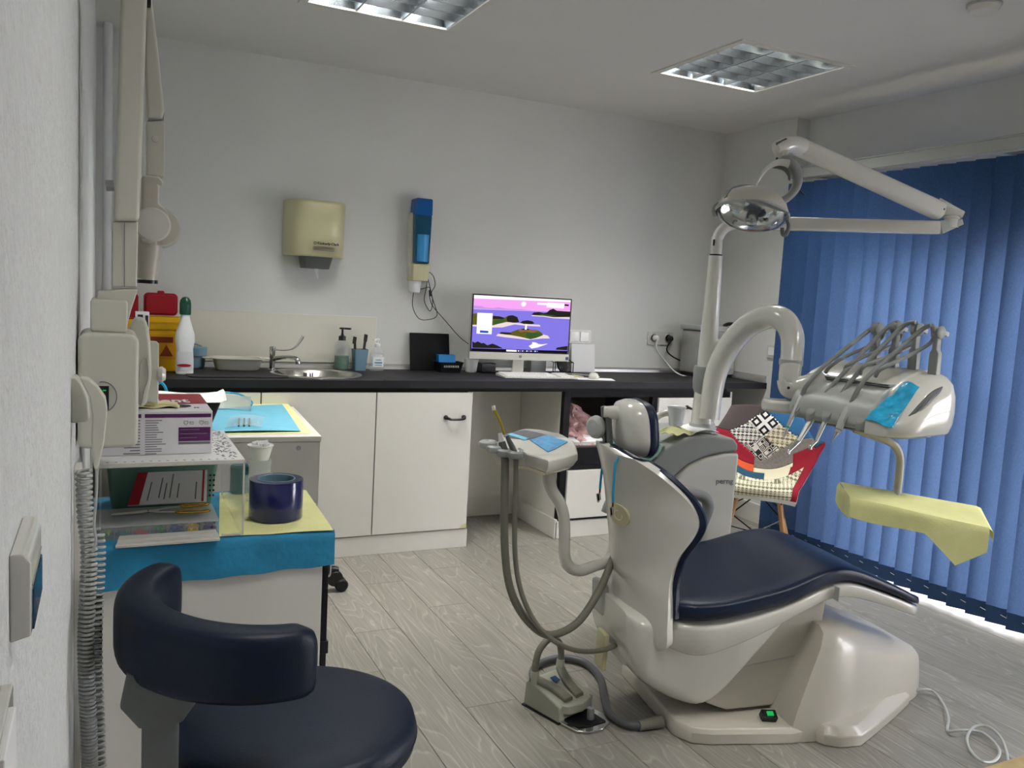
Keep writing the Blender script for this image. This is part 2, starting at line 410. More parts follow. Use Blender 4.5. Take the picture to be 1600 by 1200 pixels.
struct('ceiling', G().box((XL-.1, YF, CEIL+.13), (XR+.4, YB+.1, CEIL+.16)).box((XL-.1, YF, CEIL), (FIX[0][0], YB+.1, CEIL+.13))
       .box((FIX[0][0]+FS, YF, CEIL), (FIX[1][0], YB+.1, CEIL+.13)).box((FIX[1][0]+FS, YF, CEIL), (XR+.4, YB+.1, CEIL+.13))
       .box((FIX[0][0], 3.01+FS, CEIL), (FIX[0][0]+FS, YB+.1, CEIL+.13)).box((FIX[1][0], 3.01+FS, CEIL), (FIX[1][0]+FS, YB+.1, CEIL+.13))
       .box((FIX[0][0], .75+FS, CEIL), (FIX[0][0]+FS, 3.01, CEIL+.13)).box((FIX[1][0], .75+FS, CEIL), (FIX[1][0]+FS, 3.01, CEIL+.13))
       .box((FIX[0][0], YF, CEIL), (FIX[0][0]+FS, .75, CEIL+.13)).box((FIX[1][0], YF, CEIL), (FIX[1][0]+FS, .75, CEIL+.13)), M['ceiling'], smooth=False)
struct('wall_back', G().box((XL-.1, YB, -.01), (XR+.1, YB+.1, CEIL)), M['wall'], smooth=False)
struct('wall_left', G().box((XL-.1, YF, -.01), (XL, YB, CEIL)), M['wall_left'], smooth=False)
struct('wall_front', G().box((XL-.1, YF-.1, -.01), (XR+.4, YF, CEIL)), M['wall'], smooth=False)
PY = 3.965       # pier end
WX = 3.85        # window wall inner face
WY0, WY1, WZ1 = .3, 3.42, 1.72   # window opening
wr = G().box((XR, PY, -.01), (XR+.1, YB, CEIL))
wr.box((WX, WY1, -.01), (WX+.15, PY, CEIL)).box((XR+.1, PY, -.01), (WX+.15, PY+.1, CEIL)).box((WX, YF, -.01), (WX+.15, WY0, CEIL)).box((WX, WY0, WZ1), (WX+.15, WY1, CEIL))
struct('wall_right', wr, M['wall'], smooth=False)
# window: white frame with mullions, cross bar and glass panes
wf = G(); X0, X1 = WX+.03, WX+.09
wf.box((X0, WY0, 0), (X1, WY1, .05)).box((X0, WY0, WZ1-.06), (X1, WY1, WZ1)).box((X0, WY0, 0), (X1, WY0+.06, WZ1)).box((X0, WY1-.06, 0), (X1, WY1, WZ1))
for y in (1.3, 2.32): wf.box((X0, y-.05, 0), (X1, y+.05, WZ1))
wf.box((X0, WY0, .93), (X1, WY1, 1.0))
win = struct('window_1', wf, M['whitetrim'], smooth=False)
for (y0, y1) in ((WY0+.06, 1.25), (1.35, 2.27), (2.37, WY1-.06)):
    for (z0, z1) in ((.05, .93), (1.0, WZ1-.06)):
        obj('pane', G().box((WX+.055, y0, z0), (WX+.061, y1, z1)), M['glass'], win, world=True, smooth=False)
struct('trim_1', G().box((WX+.15, -1, -.12), (WX+6, 6, -.02)), M['outside'], smooth=False)
# skirting strips visible in the knee space
struct('baseboard_back', G().box((1.735, YB-.016, 0), (2.33, YB, .125)), M['whitetrim'], bevel=.003)
struct('baseboard_back.001', G().box((3.50, YB-.016, 0), (XR, YB, .125)), M['whitetrim'], bevel=.003)
struct('baseboard_right', G().box((XR-.016, PY, 0), (XR, YB-.016, .125)), M['whitetrim'], bevel=.003)
# pipe boxed up in the back-left corner and cable trunk on left wall
single('heating_pipe', G().tube([(.0, 4.53, .93), (.0, 4.53, CEIL)], .021, n=16), M['pipe'], 'white vertical pipe in the back left corner of the room', 'pipe')
single('cable_trunking', G().box((XL, 1.60, 0), (XL+.012, 1.66, 1.02)), M['whitetrim'], 'white cable trunking running down the left wall under the x-ray box', 'trunking', bevel=.002)

# ------------------------------------------------------------------ ceiling louvre lights
M['louvre'] = mat('mirror_louvre_aluminium', 'b4b8bb', .24, 1., var=.04, vs=14)
M['tube'] = mat('fluorescent_tube', 'ffffff', .5, emit='f4fbff', es=14.)
def make_fixture(name, label, loc):
    t = thing(name, label, 'ceiling light', (loc[0], loc[1], CEIL), 0, 'recessed louvre ceiling lights')
    fr = G(); w = .022; z0 = -.006
    for a, b in (((-.012, -.012), (FS+.012, w)), ((-.012, FS-w), (FS+.012, FS+.012)), ((-.012, w), (w, FS-w)), ((FS-w, w), (FS+.012, FS-w))):
        fr.box((a[0], a[1], z0), (b[0], b[1], .004))
    obj('frame', fr, M['whitetrim'], t, bevel=.002)
    h = G(); h.box((.0, .0, .105), (FS, FS, .115)); 
    for a, b in (((0, 0), (.004, FS)), ((FS-.004, 0), (FS, FS)), ((0, 0), (FS, .004)), ((0, FS-.004), (FS, FS))):
        h.box((a[0], a[1], .004), (b[0], b[1], .105))
    obj('housing', h, M['louvre'], t, smooth=False)
    ni, nj = 3, 6
    cw = (FS-2*w)/ni; cl = (FS-2*w)/nj
    for i in range(ni+1):     # long parabolic reflectors
        x = w+i*cw; g = G(); rr = []
        prof = []
        for k in range(7):
            z = .058*k/6; d = .004+.034*(k/6)**2.2
            prof.append((d, z))
        lft = [(x-d, z) for d, z in prof]; rgt = [(x+d, z) for d, z in prof]
        if i == 0: lft = [(x-.001, z) for d, z in prof]
        if i == ni: rgt = [(x+.001, z) for d, z in prof]
        poly = lft+list(reversed(rgt))
        g.prism(poly, w, FS-w, 'y')
        obj('reflector', g, M['louvre'], t)
    for j in range(1, nj):    # cross lamellae
        y = w+j*cl
        obj('lamella', G().prism([(y-.003, .002), (y+.003, .002), (y+.008, .05), (y-.008, .05)], w, FS-w, 'x'), M['louvre'], t, smooth=False)
    for i in range(ni):
        x = w+(i+.5)*cw
        obj('tube', G().tube([(x, w+.01, .083), (x, FS-w-.01, .083)], .008, n=10), M['tube'], t)
    return t
lbl = ['recessed square louvre ceiling light cut off by the top of the picture, above the sink', 'recessed square louvre ceiling light seen whole, above the treatment chair lamp',
       'recessed louvre ceiling light over the near left part of the room', 'recessed louvre ceiling light over the near right part of the room']
for i in range(2):
    make_fixture('ceiling_light', lbl[i], FIX[i])
for i in (2, 3): make_fixture('ceiling_light', lbl[i], FIX[i])
sm = Vector((2.9, 2.17, CEIL))
t = thing('smoke_detector', 'round white smoke detector on the ceiling at the top right edge', 'detector', sm)
obj('housing', G().lathe([(.055, 0), (.055, -.015), (.048, -.03), (.03, -.038), (.001, -.04)], n=32), M['white'], t)
obj('base', G().lathe([(.06, 0), (.06, -.008), (.055, -.01)], n=32), M['greyl'], t)

# ------------------------------------------------------------------ vertical blind
BX = 3.60; BY0, BY1 = 1.2, 3.80
t = thing('vertical_blind', 'blue fabric vertical blind hanging over the whole right hand window', 'blind', (BX, BY1, 2.18))
rl = G(); rl.box((BX-.028, BY0, 2.118), (BX+.03, BY1+.02, 2.175)).box((BX-.034, BY0, 2.172), (BX+.034, BY1+.02, 2.182))
obj('rail', rl, M['greyl'], t, world=True, bevel=.003)
for y in (3.7, 2.6, 1.5): obj('bracket', G().box((BX+.03, y-.02, 2.13), (WX, y+.02, 2.17)), M['greyl'], t, world=True)
n = int((BY1-BY0)/.098)
gs = G()
def slat(u, v): 
    a = (u-.5)
    return (.010*(4*a*a)-.005, a*.127, -v*2.0)
gs.grid(slat, 8, 1, .0012)
wt = G().box((-.005, -.060, -2.075), (.004, .060, -1.998))
sl0 = obj('slat', gs, M['slat'], t); hm = obj('hem_weight', wt, M['slatdark'] if 'slatdark' in M else mat('blue_blind_hem', '2a4468', .9), sl0, bevel=.002)
hk = obj('hook', G().tube([(.004, .056, -2.0), (.006, .060, -2.02), (.004, .056, -2.035)], .0015, n=6), M['whitetrim'], sl0)
ang = math.radians(27)
for i in range(n+1):
    y = -.05-i*.098
    if i == 0: o, ch = sl0, None
    else:
        o = sl0.copy(); COL.objects.link(o); o.parent = t
        for c in (hm, hk):
            d = c.copy(); COL.objects.link(d); d.parent = o
    o.location = (0, y, -.085); o.rotation_euler = (0, 0, ang+math.radians(random.uniform(-2, 2)))
# little chain links between the hems
ch = G()
for i in range(n): 
    y = BY1-.05-i*.098
    ch.tube([(BX-.004, y, .066), (BX-.006, y-.049, .060), (BX-.004, y-.098, .066)], .0012, n=5, smooth=3)
obj('spacer_chain', ch, M['white'], t, world=True, kind='stuff')

# ================================================================== WORKTOP AND CABINETS
CF = 4.055
wtg = thing('worktop', 'long dark slate worktop running along the whole back wall', 'worktop', (XL, YB, .86))
SKX, SKY, SKR = .975, 4.31, .215
# slab with a round hole for the basin
def slab():
    g = G(); x0, x1, y0, y1, z0, z1 = XL+.001, XR-.001, 4.03, YB-.001, .862, .90
    n = 48; circ = [(SKX+SKR*math.cos(2*PI*j/n), SKY+SKR*math.sin(2*PI*j/n)) for j in range(n)]
    sq = []
    for j in range(n):
        a = 2*PI*j/n; c, s_ = math.cos(a), math.sin(a); hx, hy0, hy1 = .29, SKY-y0, y1-SKY
        k = min(hx/abs(c) if abs(c) > 1e-6 else 9, (hy1 if s_ > 0 else hy0)/abs(s_) if abs(s_) > 1e-6 else 9)
        sq.append((SKX+k*c, SKY+k*s_))
    for z, fl in ((z1, 0), (z0, 1)):
        vs = [(x, y, z) for x, y in circ]+[(x, y, z) for x, y in sq]
        g.add(vs, [((j, (j+1) % n, n+(j+1) % n, n+j) if fl else (j, n+j, n+(j+1) % n, (j+1) % n)) for j in range(n)])
    vs = [(x, y, z1) for x, y in circ]+[(x, y, z0) for x, y in circ]
    g.add(vs, [(j, (j+1) % n, n+(j+1) % n, n+j) for j in range(n)])
    g.box((x0, y0, z0), (SKX-.29, y1, z1)); g.box((SKX+.29, y0, z0), (x1, y1, z1))
    g.add([(SKX-.29, y0, z0), (SKX+.29, y0, z0), (SKX+.29, y0, z1), (SKX-.29, y0, z1)], [(0, 1, 2, 3)])
    # corners between ring square and hole square
    return g
obj('slab', slab(), M['worktop'], wtg, world=True, smooth=False)
obj('front_batten', G().box((XL+.001, 4.045, .842), (XR-.3, 4.06, .861)), M['black'], wtg, world=True, smooth=False)
struct('trim_2', G().prism([(YB, .901), (YB-.022, .901), (YB-.018, .918), (YB-.004, .93), (YB, .93)], XL+.03, XR-.002, 'x'), M['alu'])
struct('trim_3', G().prism([(XR, .901), (XR-.022, .901), (XR-.018, .925), (XR-.004, .945), (XR, .945)], 4.04, YB-.022, 'y'), M['alu'])
single('splashback_panel', G().box((.0, YB-.012, .932), (1.375, YB-.0005, 1.195)), M['cream_l'] if 'cream_l' in M else mat('pale_splashback', 'e2dfd2', .3, var=.01), 'pale cream splashback panel on the wall behind the sink', 'splashback', bevel=.003)

def handle(parent, x, z, y=CF-.018, w=.1):
    g = G().tube([(x-w/2, y, z), (x-w/2+.004, y-.024, z-.002), (x-w/4, y-.026, z-.008), (x+w/4, y-.026, z-.008), (x+w/2-.004, y-.024, z-.002), (x+w/2, y, z)], [.009, .008, .006, .006, .008, .009], n=10, smooth=4)
    g.lathe([(.012, 0), (.012, -.008), (.008, -.01)], (x-w/2, y+.001, z), 14, 'y').lathe([(.012, 0), (.012, -.008), (.008, -.01)], (x+w/2, y+.001, z), 14, 'y')
    return obj('handle', g, M['blackp'], parent, world=True)
def door(parent, x0, x1, z0, z1, m='white', name='door', label=None):
    return obj(name, G().box((x0, CF-.018, z0), (x1, CF, z1)), M[m], parent, world=True, bevel=.0012, label=label)
# left three-door base unit (sink unit)
t = thing('sink_base_cabinet', 'white base cabinet with tall plain doors under the sink', 'cabinet', (.8, 4.33, 0))
b = G(); x0, x1 = XL+.005, 1.742
b.box((x0, CF+.001, .1), (x1, YB-.02, .1+.018)).box((x0, CF+.001, .118), (x0+.018, YB-.02, 0.841)).box((x1-.018, CF+.001, .118), (x1, YB-.02, 0.841)).box((x0, YB-.03, .118), (x1, YB-.02, 0.841))
obj('body', b, M['white'], t, world=True, smooth=False)
obj('reveal', G().box((x0+.02, CF+.002, .12), (x1-.02, CF+.012, .84)), M['black'], t, world=True, smooth=False)
obj('plinth', G().box((x0, CF-.012, 0), (x1+.01, CF+.03, .099)).box((x1-.01, CF+.03, 0), (x1+.01, YB-.02, .099)), M['whitetrim'], t, world=True, bevel=.002)
door(t, x0, .655, .106, .838); door(t, .661, 1.217, .106, .838)
d = door(t, 1.223, 1.742, .106, .838); handle(d, 1.645, .708)
obj('chipped_corner', G().prism([(1.742, .107), (1.70, .107), (1.715, .125), (1.742, .135)], CF-.0195, CF-.0178, 'y'), M['cream2'], d, world=True, label='yellowed chipped corner')
# right unit
t = thing('drawer_base_cabinet', 'black framed base cabinet with an open niche and white drawers', 'cabinet', (2.9, 4.33, 0))
a0, a1, a2 = 2.305, 2.905, 3.50
b = G()
b.box((a0+.001, CF+.03, 0), (a0+.02, YB-.02, 0.841))
obj('side_panel', b, M['white'], t, world=True, smooth=False)
obj('side_panel', G().box((a2-.018, CF+.0, 0), (a2, YB-.02, .84)), M['white'], t, world=True, smooth=False)
fr = G()
fr.box((a0, CF-.006, .1), (a0+.04, CF+.03, .842)).box((a1-.005, CF-.006, .1), (a1+.03, CF+.03, .842)).box((a0+.04, CF-.006, .81), (a1, CF+.03, .842)).box((a1+.03, CF-.006, .81), (a2-.02, CF+.03, .842))
fr.box((a0+.04, CF-.006, .395), (a1, CF+.03, .42)).box((a0+.04, CF+.004, .42), (a1, CF+.03, .50)).box((a0+.04, CF-.006, .5), (a1-.005, CF+.03, .52)).box((a0+.04, CF-.006, .1), (a1-.005, CF+.03, .112))
obj('frame', fr, M['black'], t, world=True, bevel=.001)
ni = G(); ni.box((a0+.04, CF+.03, .505), (a1, YB-.03, .52)).box((a0+.025, YB-.05, .52), (a1, YB-.03, .83)).box((a1-.001, CF+.03, .52), (a1+.01, YB-.05, .83)).box((a0+.022, CF+.03, .52), (a0+.035, YB-.05, .83)).box((a0+.025, CF+.03, .83), (a1, YB-.05, .84))
obj('niche_lining', ni, M['niche'], t, world=True, smooth=False)
obj('drawer', G().box((a0+.045, CF-.018, .114), (a1-.012, CF, .392)), M['white'], t, world=True, bevel=.0015)
hd = t.children[-1]; handle(hd, 2.77, .34)
for z0, z1 in ((.63, .805), (.45, .622), (.27, .442), (.11, .262)):
    d = obj('drawer', G().box((a1+.035, CF-.018, z0), (a2-.02, CF, z1)), M['white'], t, world=True, bevel=.0015)
    handle(d, a1+.29, z1-.055)
obj('plinth', G().box((a0-.01, CF-.01, 0), (a2, CF+.02, .098)).box((a0-.016, CF-.01, 0), (a0, YB-.02, .11)), M['whitetrim'], t, world=True, bevel=.002)
single('knee_space_back_panel', G().box((1.745, YB-.035, .126), (2.303, YB-.018, 0.841)), M['white'], 'pale panel closing the back of the knee space under the computer', 'panel', smooth=False)
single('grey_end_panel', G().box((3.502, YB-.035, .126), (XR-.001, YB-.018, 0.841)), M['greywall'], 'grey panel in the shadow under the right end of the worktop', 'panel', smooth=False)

# ------------------------------------------------------------------ basin, drainer tray and tap
t = thing('round_sink', 'round stainless steel sink bowl set into the dark worktop', 'sink', (SKX, SKY, .9))
obj('bowl', G().lathe([(SKR+.018, .001), (SKR+.016, .006), (SKR-.004, .007), (SKR-.018, -.002), (SKR-.03, -.06), (SKR-.06, -.12), (SKR-.1, -.135), (.03, -.14), (.001, -.14)], n=64, cap=(False, True)), M['steel'], t, ang=60)
ov = G()
for i, dx in enumerate((-.022, -.011, .0, .011, .022)):
    if i != 2: ov.box((dx-.0028, SKR-.032, -.034), (dx+.0028, SKR-.026, -.012))
obj('overflow_slots', ov, M['rubber'], t)
obj('drain', G().lathe([(.04, -.138), (.036, -.134), (.03, -.136), (.001, -.137)], n=24), M['chrome'], t)
single('drainer_board', G().prism(rrect(.34, 4.10, .80, 4.47, .03), .9005, .906), M['blackp'] if False else mat('matt_black_mat', '1d1d20', .6), 'flat black draining mat left of the sink', 'draining mat', bevel=.002)
t = thing('mixer_tap', 'chrome mixer tap with a long medical elbow lever behind the sink', 'tap', (.785, 4.50, .9))
TS = Matrix.Diagonal((.64, .64, .6, 1))
obj('body', G().lathe([(.03, 0), (.03, .006), (.023, .01), (.023, .15), (.025, .155), (.025, .2), (.02, .206), (.001, .207)], n=28).xf(TS), M['chrome'], t)
obj('spout', G().tube([(0.01, -.01, .095), (.05, -.05, .112), (.11, -.10, .122), (.16, -.145, .118), (.175, -.16, .10), (.178, -.163, .068)], [.02, .018, .017, .018, .02, .019], smooth=5, n=16).xf(TS), M['chrome'], t)
obj('lever', G().tube([(0.015, -.01, .18), (.07, -.04, .178), (.13, -.07, .187), (.17, -.09, .215), (.20, -.10, .262), (.215, -.105, .29), (.222, -.108, .318)], [.007, .006, .007, .010, .012, .013, .010], smooth=5, n=12).xf(TS), M['chrome'], t)

def sd(x): return x
# white ribbed dish
dc = onz(384, 572, .9); 
t = thing('ribbed_dish', 'cream oval ribbed dish standing on the worktop left of the tap', 'dish', (.60, 4.44, .9065))
def ribring(a, b, z, amp=0., n=96):
    a *= .86
    o = []
    for j in range(n):
        th = 2*PI*j/n; k = 1+amp*math.cos(j*PI*.66*1.5)
        c, s_ = math.cos(th), math.sin(th)
        o.append(Vector((a*k*math.copysign(abs(c)**.55, c), b*k*math.copysign(abs(s_)**.55, s_), z)))
    return o
g = G().loft([ribring(.115, .06, 0), ribring(.122, .066, .005, .018), ribring(.135, .076, .05, .018), ribring(.14, .08, .056), ribring(.158, .09, .058), ribring(.158, .09, .062), ribring(.134, .075, .06), ribring(.118, .062, .012)])
obj('bowl', g, M['cream'] , t, ang=50)
obj('handles', G().prism(super_ring(-.145, 0, .024, .035, 3), .054, .061).prism(super_ring(.142, 0, .02, .033, 3), .054, .061), M['cream'], t, bevel=.002)
# pump soap bottle
t = thing('pump_bottle', 'clear pump bottle with black nozzle and dark green liquid soap', 'bottle', (1.165, 4.545, .9))
obj('glass', G().lathe([(.001, .001), (.037, .001), (.041, .006), (.041, .13), (.036, .15), (.018, .165), (.017, .17)], n=28, cap=(True, False)), M['clear'], t)
obj('liquid', G().lathe([(.001, .004), (.036, .004), (.0385, .008), (.0385, .078), (.001, .078)], n=28), M['soap'], t)
obj('pump', G().lathe([(.02, .162), (.02, .185), (.009, .19), (.006, .2), (.006, .222), (.017, .224), (.017, .232), (.001, .233)], n=20).obox((.016, -.012, .228), (.022, -.018, 0), (.004, .005, 0), (0, 0, .005)), M['blackp'], t)
# dusty blue square pot with two dark pens
t = thing('square_pot', 'dusty blue square pot holding two dark tools, beside the pump bottle', 'pot', (1.262, 4.53, .9))
obj('pot', G().loft([[Vector((x, y, 0)) for x, y in rrect(-.03, -.03, .03, .03, .008)], [Vector((x, y, .118)) for x, y in rrect(-.04, -.04, .04, .04, .01)], [Vector((x, y, .118)) for x, y in rrect(-.036, -.036, .036, .036, .009)], [Vector((x, y, .01)) for x, y in rrect(-.027, -.027, .027, .027, .007)]]), M['dustyblue'], t, ang=50)
for i, (dx, dx2, h) in enumerate(((-.02, -.032, .165), (.012, .03, .18))):
    single('black_brush', G().obox((1.262+(dx+dx2)/2, 4.53, .91+h/2), ((dx2-dx)/2, 0, h/2), (0, .004, 0), (.007, 0, 0)).obox((1.262+dx2, 4.53, .90+h), (.002, 0, .02), (0, .006, 0), (.009, 0, -.002)), mat('dark_tool', '2c2a28', .4), ['dark flat tool leaning left in the dusty blue pot', 'dark flat tool leaning right in the dusty blue pot'][i], 'tool', bevel=.002)
# sanitiser
t = thing('sanitiser_bottle', 'clear hand sanitiser pump bottle with white label right of the blue pot', 'bottle', (1.352, 4.50, .9))
obj('glass', G().loft([[Vector((x, y, z)) for x, y in super_ring(0, 0, a, b, 3)] for a, b, z in ((.036, .024, .001), (.04, .027, .005), (.04, .027, .09), (.034, .023, .112), (.014, .014, .13), (.013, .013, .14))], cap=(True, False)), M['clear'], t)
obj('gel', G().loft([[Vector((x, y, z)) for x, y in super_ring(0, 0, a, b, 3)] for a, b, z in ((.034, .022, .004), (.0375, .0245, .008), (.0375, .0245, .088), (.033, .022, .1))]), M['clear'], t)
obj('pump', G().lathe([(.015, .135), (.015, .152), (.005, .155), (.004, .17), (.012, .172), (.012, .18), (.001, .182)], n=16).obox((-.012, -.008, .176), (-.018, -.012, -.002), (.003, -.004, 0), (0, 0, .004)), M['paper'], t)
lb = obj('label', G().grid(lambda u, v: (.03*(2*u-1), -.028, .025+.055*v), 4, 1, .0006), M['paper'], t)
obj('print', G().box((-.022, -.0295, .045), (.022, -.0287, .052)).box((-.016, -.0295, .062), (.016, -.0287, .066)).box((-.02, -.0295, .034), (.02, -.0287, .037)), M['logo'], lb)

# blue cup far left
t = thing('stacked_blue_tubs', 'short dusty blue plastic tub on the worktop beside the white bottle', 'tub', (.405, 4.50, .906))
obj('tub', G().lathe([(.04, 0), (.045, .003), (.048, .06), (.053, .064), (.056, .1), (.053, .1), (.047, .066), (.04, .006)], n=32), M['dustyblue'], t)
obj('lid', G().lathe([(.055, .1), (.055, .106), (.03, .109), (.001, .109)], n=32).tube([(-.03, 0, .108), (0, 0, .12), (.03, 0, .108)], .004, n=8, smooth=4), M['dustyblue'], t)
# white cleaning bottle with green cap
wb = onz(263, 586, .9)
t = thing('cleaner_bottle', 'white cleaner bottle with rounded dark green cap near the left wall', 'bottle', (.335, 4.25, .9))
obj('bottle', G().loft([[Vector((x, y, z)) for x, y in super_ring(0, 0, a, b, 2.6)] for a, b, z in ((.036, .026, 0), (.04, .03, .004), (.04, .03, .07), (.037, .028, .12), (.044, .032, .16), (.043, .031, .19), (.03, .026, .235), (.02, .02, .27), (.019, .019, .285))]), M['paper'], t)
obj('cap', G().lathe([(.024, .283), (.026, .29), (.026, .335), (.023, .352), (.014, .364), (.001, .368)], n=24), M['bottlegreen'], t)
lb = obj('label', G().grid(lambda u, v: (.0405*math.sin((u-.5)*2), -.031*math.cos((u-.5)*1.6)-.0006, .02+.09*v), 6, 1, .0005), M['gpaper'], t)
obj('printed_oval', G().prism(super_ring(-.005, .045, .032, .007, 2), -.0325, -.0318, 'y'), M['boxred'], lb)
# sharps container : yellow with red lid open
t = thing('sharps_container', 'yellow sharps container with its dark red lid open, left end of the worktop', 'container', (.24, 4.42, .9))
obj('body', G().loft([[Vector((x, y, 0)) for x, y in rrect(-.07, -.06, .07, .06, .012)], [Vector((x, y, .2)) for x, y in rrect(-.08, -.066, .08, .066, .014)]]), M['yellowp'], t, bevel=.003)
obj('collar', G().loft([[Vector((x, y, z)) for x, y in rrect(-a, -b, a, b, .014)] for a, b, z in ((.084, .07, .2), (.088, .074, .212), (.088, .074, .262), (.08, .066, .262), (.078, .064, .215))]).box((-.086, -.079, .235), (.086, -.0735, .245)), M['yellowp'], t, bevel=.002)
obj('lid', G().prism(rrect(-.078, .265, .078, .375, .022), .062, .074, 'y').prism(rrect(-.068, .275, .068, .365, .018), .052, .062, 'y').prism(rrect(-.016, .37, .016, .386, .006), .062, .072, 'y'), M['red'], t, bevel=.003)
lb = obj('warning_label', G().box((-.06, -.0685, .06), (.06, -.0665, .18)), mat('orange_yellow_label', 'e0a010', .6), t)
obj('biohazard_print', G().prism([(.05, .075), (.02, .13), (-.01, .075)], -.0705, -.069, 'y').box((-.05, -.0705, .14), (.05, -.069, .168)), mat('brown_red_print', '8a3a12', .7), lb)
# second red lid of container behind
t = thing('sharps_container', 'second yellow sharps container with red lid, half hidden behind the x-ray head bracket', 'container', (.075, 4.36, .9))
obj('body', G().loft([[Vector((x, y, 0)) for x, y in rrect(-.06, -.05, .06, .05, .012)], [Vector((x, y, .25)) for x, y in rrect(-.066, -.056, .066, .056, .014)]]), M['yellowp'], t, bevel=.003)
obj('lid', G().prism(rrect(-.06, .255, .062, .37, .02), .03, .042, 'y').box((-.066, -.056, .25), (.066, .056, .256)), M['red'], t, bevel=.003)

# ------------------------------------------------------------------ paper towel dispenser
def on_back(px, py, y=YB): return ony(px, py, y)
px0, px1, pz0, pz1 = 0.841, 1.16, 1.505, 1.795
t = thing('towel_dispenser', 'cream centre-feed paper towel dispenser on the back wall above the tap', 'dispenser', ((px0+px1)/2, YB, pz0))
xc = (px0+px1)/2; hw = (px1-px0)/2
def disp_ring(z, d, w):
    o = [Vector((xc-w, YB-.001, z))]
    for k in range(17):
        a = -1+2*k/16; o.append(Vector((xc+a*w, YB-.05-(d-.05)*(1-abs(a)**4)**.5, z)))
    o.append(Vector((xc+w, YB-.001, z))); return o
obj('cover', G().loft([disp_ring(pz0, .17, hw*.97), disp_ring(pz0+.01, .18, hw*.985), disp_ring(pz1-.02, .2, hw), disp_ring(pz1-.004, .19, hw*.99), disp_ring(pz1, .17, hw*.95)]), M['cream2'], t, world=True, ang=50)
obj('outlet', G().loft([[Vector((x, y, pz0+.005)) for x, y in rrect(xc-.075, YB-.14, xc+.085, YB-.01, .01)], [Vector((x, y, pz0-.062)) for x, y in rrect(xc-.065, YB-.125, xc+.07, YB-.02, .01)]]), M['greyd'], t, world=True, ang=40)
obj('paper_end', G().grid(lambda u, v: (xc+.012+.022*(u-.5)*(1-.7*v)+.01*v, YB-.07+.006*math.sin(3*v), pz0-.06-.055*v), 2, 5, .001), M['paper'], t, world=True)
fy = YB-.1965
text('Kimberly-Clark', .018, (xc-.015, fy-.004, pz0+.062), X, Z, M['inkd'], t, bold=True, th=.002)
obj('emblem', G().tube([(xc-.027+.007*math.cos(a*PI/6), fy-.002, pz0+.068+.007*math.sin(a*PI/6)) for a in range(13)], .0012, n=6), M['inkd'], t, world=True)
ln = G()
for k in range(3): ln.box((xc-.035, fy-.001, pz0+.048-k*.008), (xc+.075, fy+.01, pz0+.0495-k*.008))
obj('grooves', ln, M['ink'], t, world=True)
# ------------------------------------------------------------------ cup dispenser (blue)
cx0, cx1, cz0, cz1 = 1.545, 1.645, 1.44, 1.865
t = thing('cup_dispenser', 'tall narrow blue see-through cup dispenser with cream base on the back wall', 'dispenser', (1.595, YB, cz0))
obj('back_shell', G().prism([(cx0-.003, cz0+.0), (cx1+.0, cz0+.0), (cx1+.004, cz0+.35), (cx0-.006, cz0+.35)], YB-.06, YB-.001, 'y'), M['cream'], t, world=True, bevel=.004)
obj('base', G().prism([(cx0, cz0-.03), (cx1-.008, cz0-.03), (cx1+.002, cz0+.065), (cx0, cz0+.065)], YB-.105, YB-.001, 'y'), M['cream2'], t, world=True, bevel=.006)
obj('cover', G().prism([(cx0+.008, cz0+.07), (cx1-.002, cz0+.07), (cx1+.003, cz0+.34), (cx0, cz0+.34)], YB-.1, YB-.058, 'y'), mat('teal_window', '19506e', .12), t, world=True, bevel=.008)
obj('cap', G().prism([(cx0+.0, cz0+.335), (cx1+.003, cz0+.335), (cx1+.002, cz0+.43), (cx0+.006, cz0+.43)], YB-.105, YB-.004, 'y'), mat('deep_blue_plastic', '0f5ba6', .2), t, world=True, bevel=.008)
obj('cup_stack', G().lathe([(.036, cz0+.08), (.038, cz0+.23), (.001, cz0+.232)], ((cx0+cx1)/2+.003, YB-.085, 0), 24), M['skyfilm2'], t, world=True)
obj('outlet_cup', G().lathe([(.028, 1.345), (.031, 1.35), (.038, 1.41), (.001, 1.41)], (1.575, YB-.055, 0), 20), M['paper'], t, world=True)
# ------------------------------------------------------------------ hanging cable bundle
t = thing('hanging_cable', 'tangled thin black cable hung on the cup dispenser and running down to the monitor', 'cable', (1.66, YB-.03, .95))
def wp(px, py, d=.035): return ony(px, py, YB-d)
cb = [(664, 421), (668, 432), (666, 450), (663, 470), (672, 486), (676, 470), (671, 445), (665, 424)]
obj('loop', G().tube([wp(*p) for p in cb], .0022, n=6, smooth=5), M['rubber'], t, world=True)
cb2 = [(664, 421), (676, 430), (680, 445), (674, 458), (677, 470), (683, 492), (672, 499), (655, 498), (645, 480), (646, 458), (650, 448), (660, 425)]
obj('loop', G().tube([wp(*p, .045) for p in cb2], .0022, n=6, smooth=5), M['rubber'], t, world=True)
cb3 = [(664, 421), (655, 450), (671, 449), (671, 462), (676, 478), (695, 500), (712, 520), (722, 530), (736, 540)]
obj('lead', G().tube([wp(*p, .055) for p in cb3], .0022, n=6, smooth=5), M['rubber'], t, world=True)
a = wp(672, 458, .045)
obj('ferrite_clip', G().obox(a, (.006, 0, .002), (0, .006, 0), (-.002, 0, .018)), M['rubber'], t, world=True, bevel=.002)

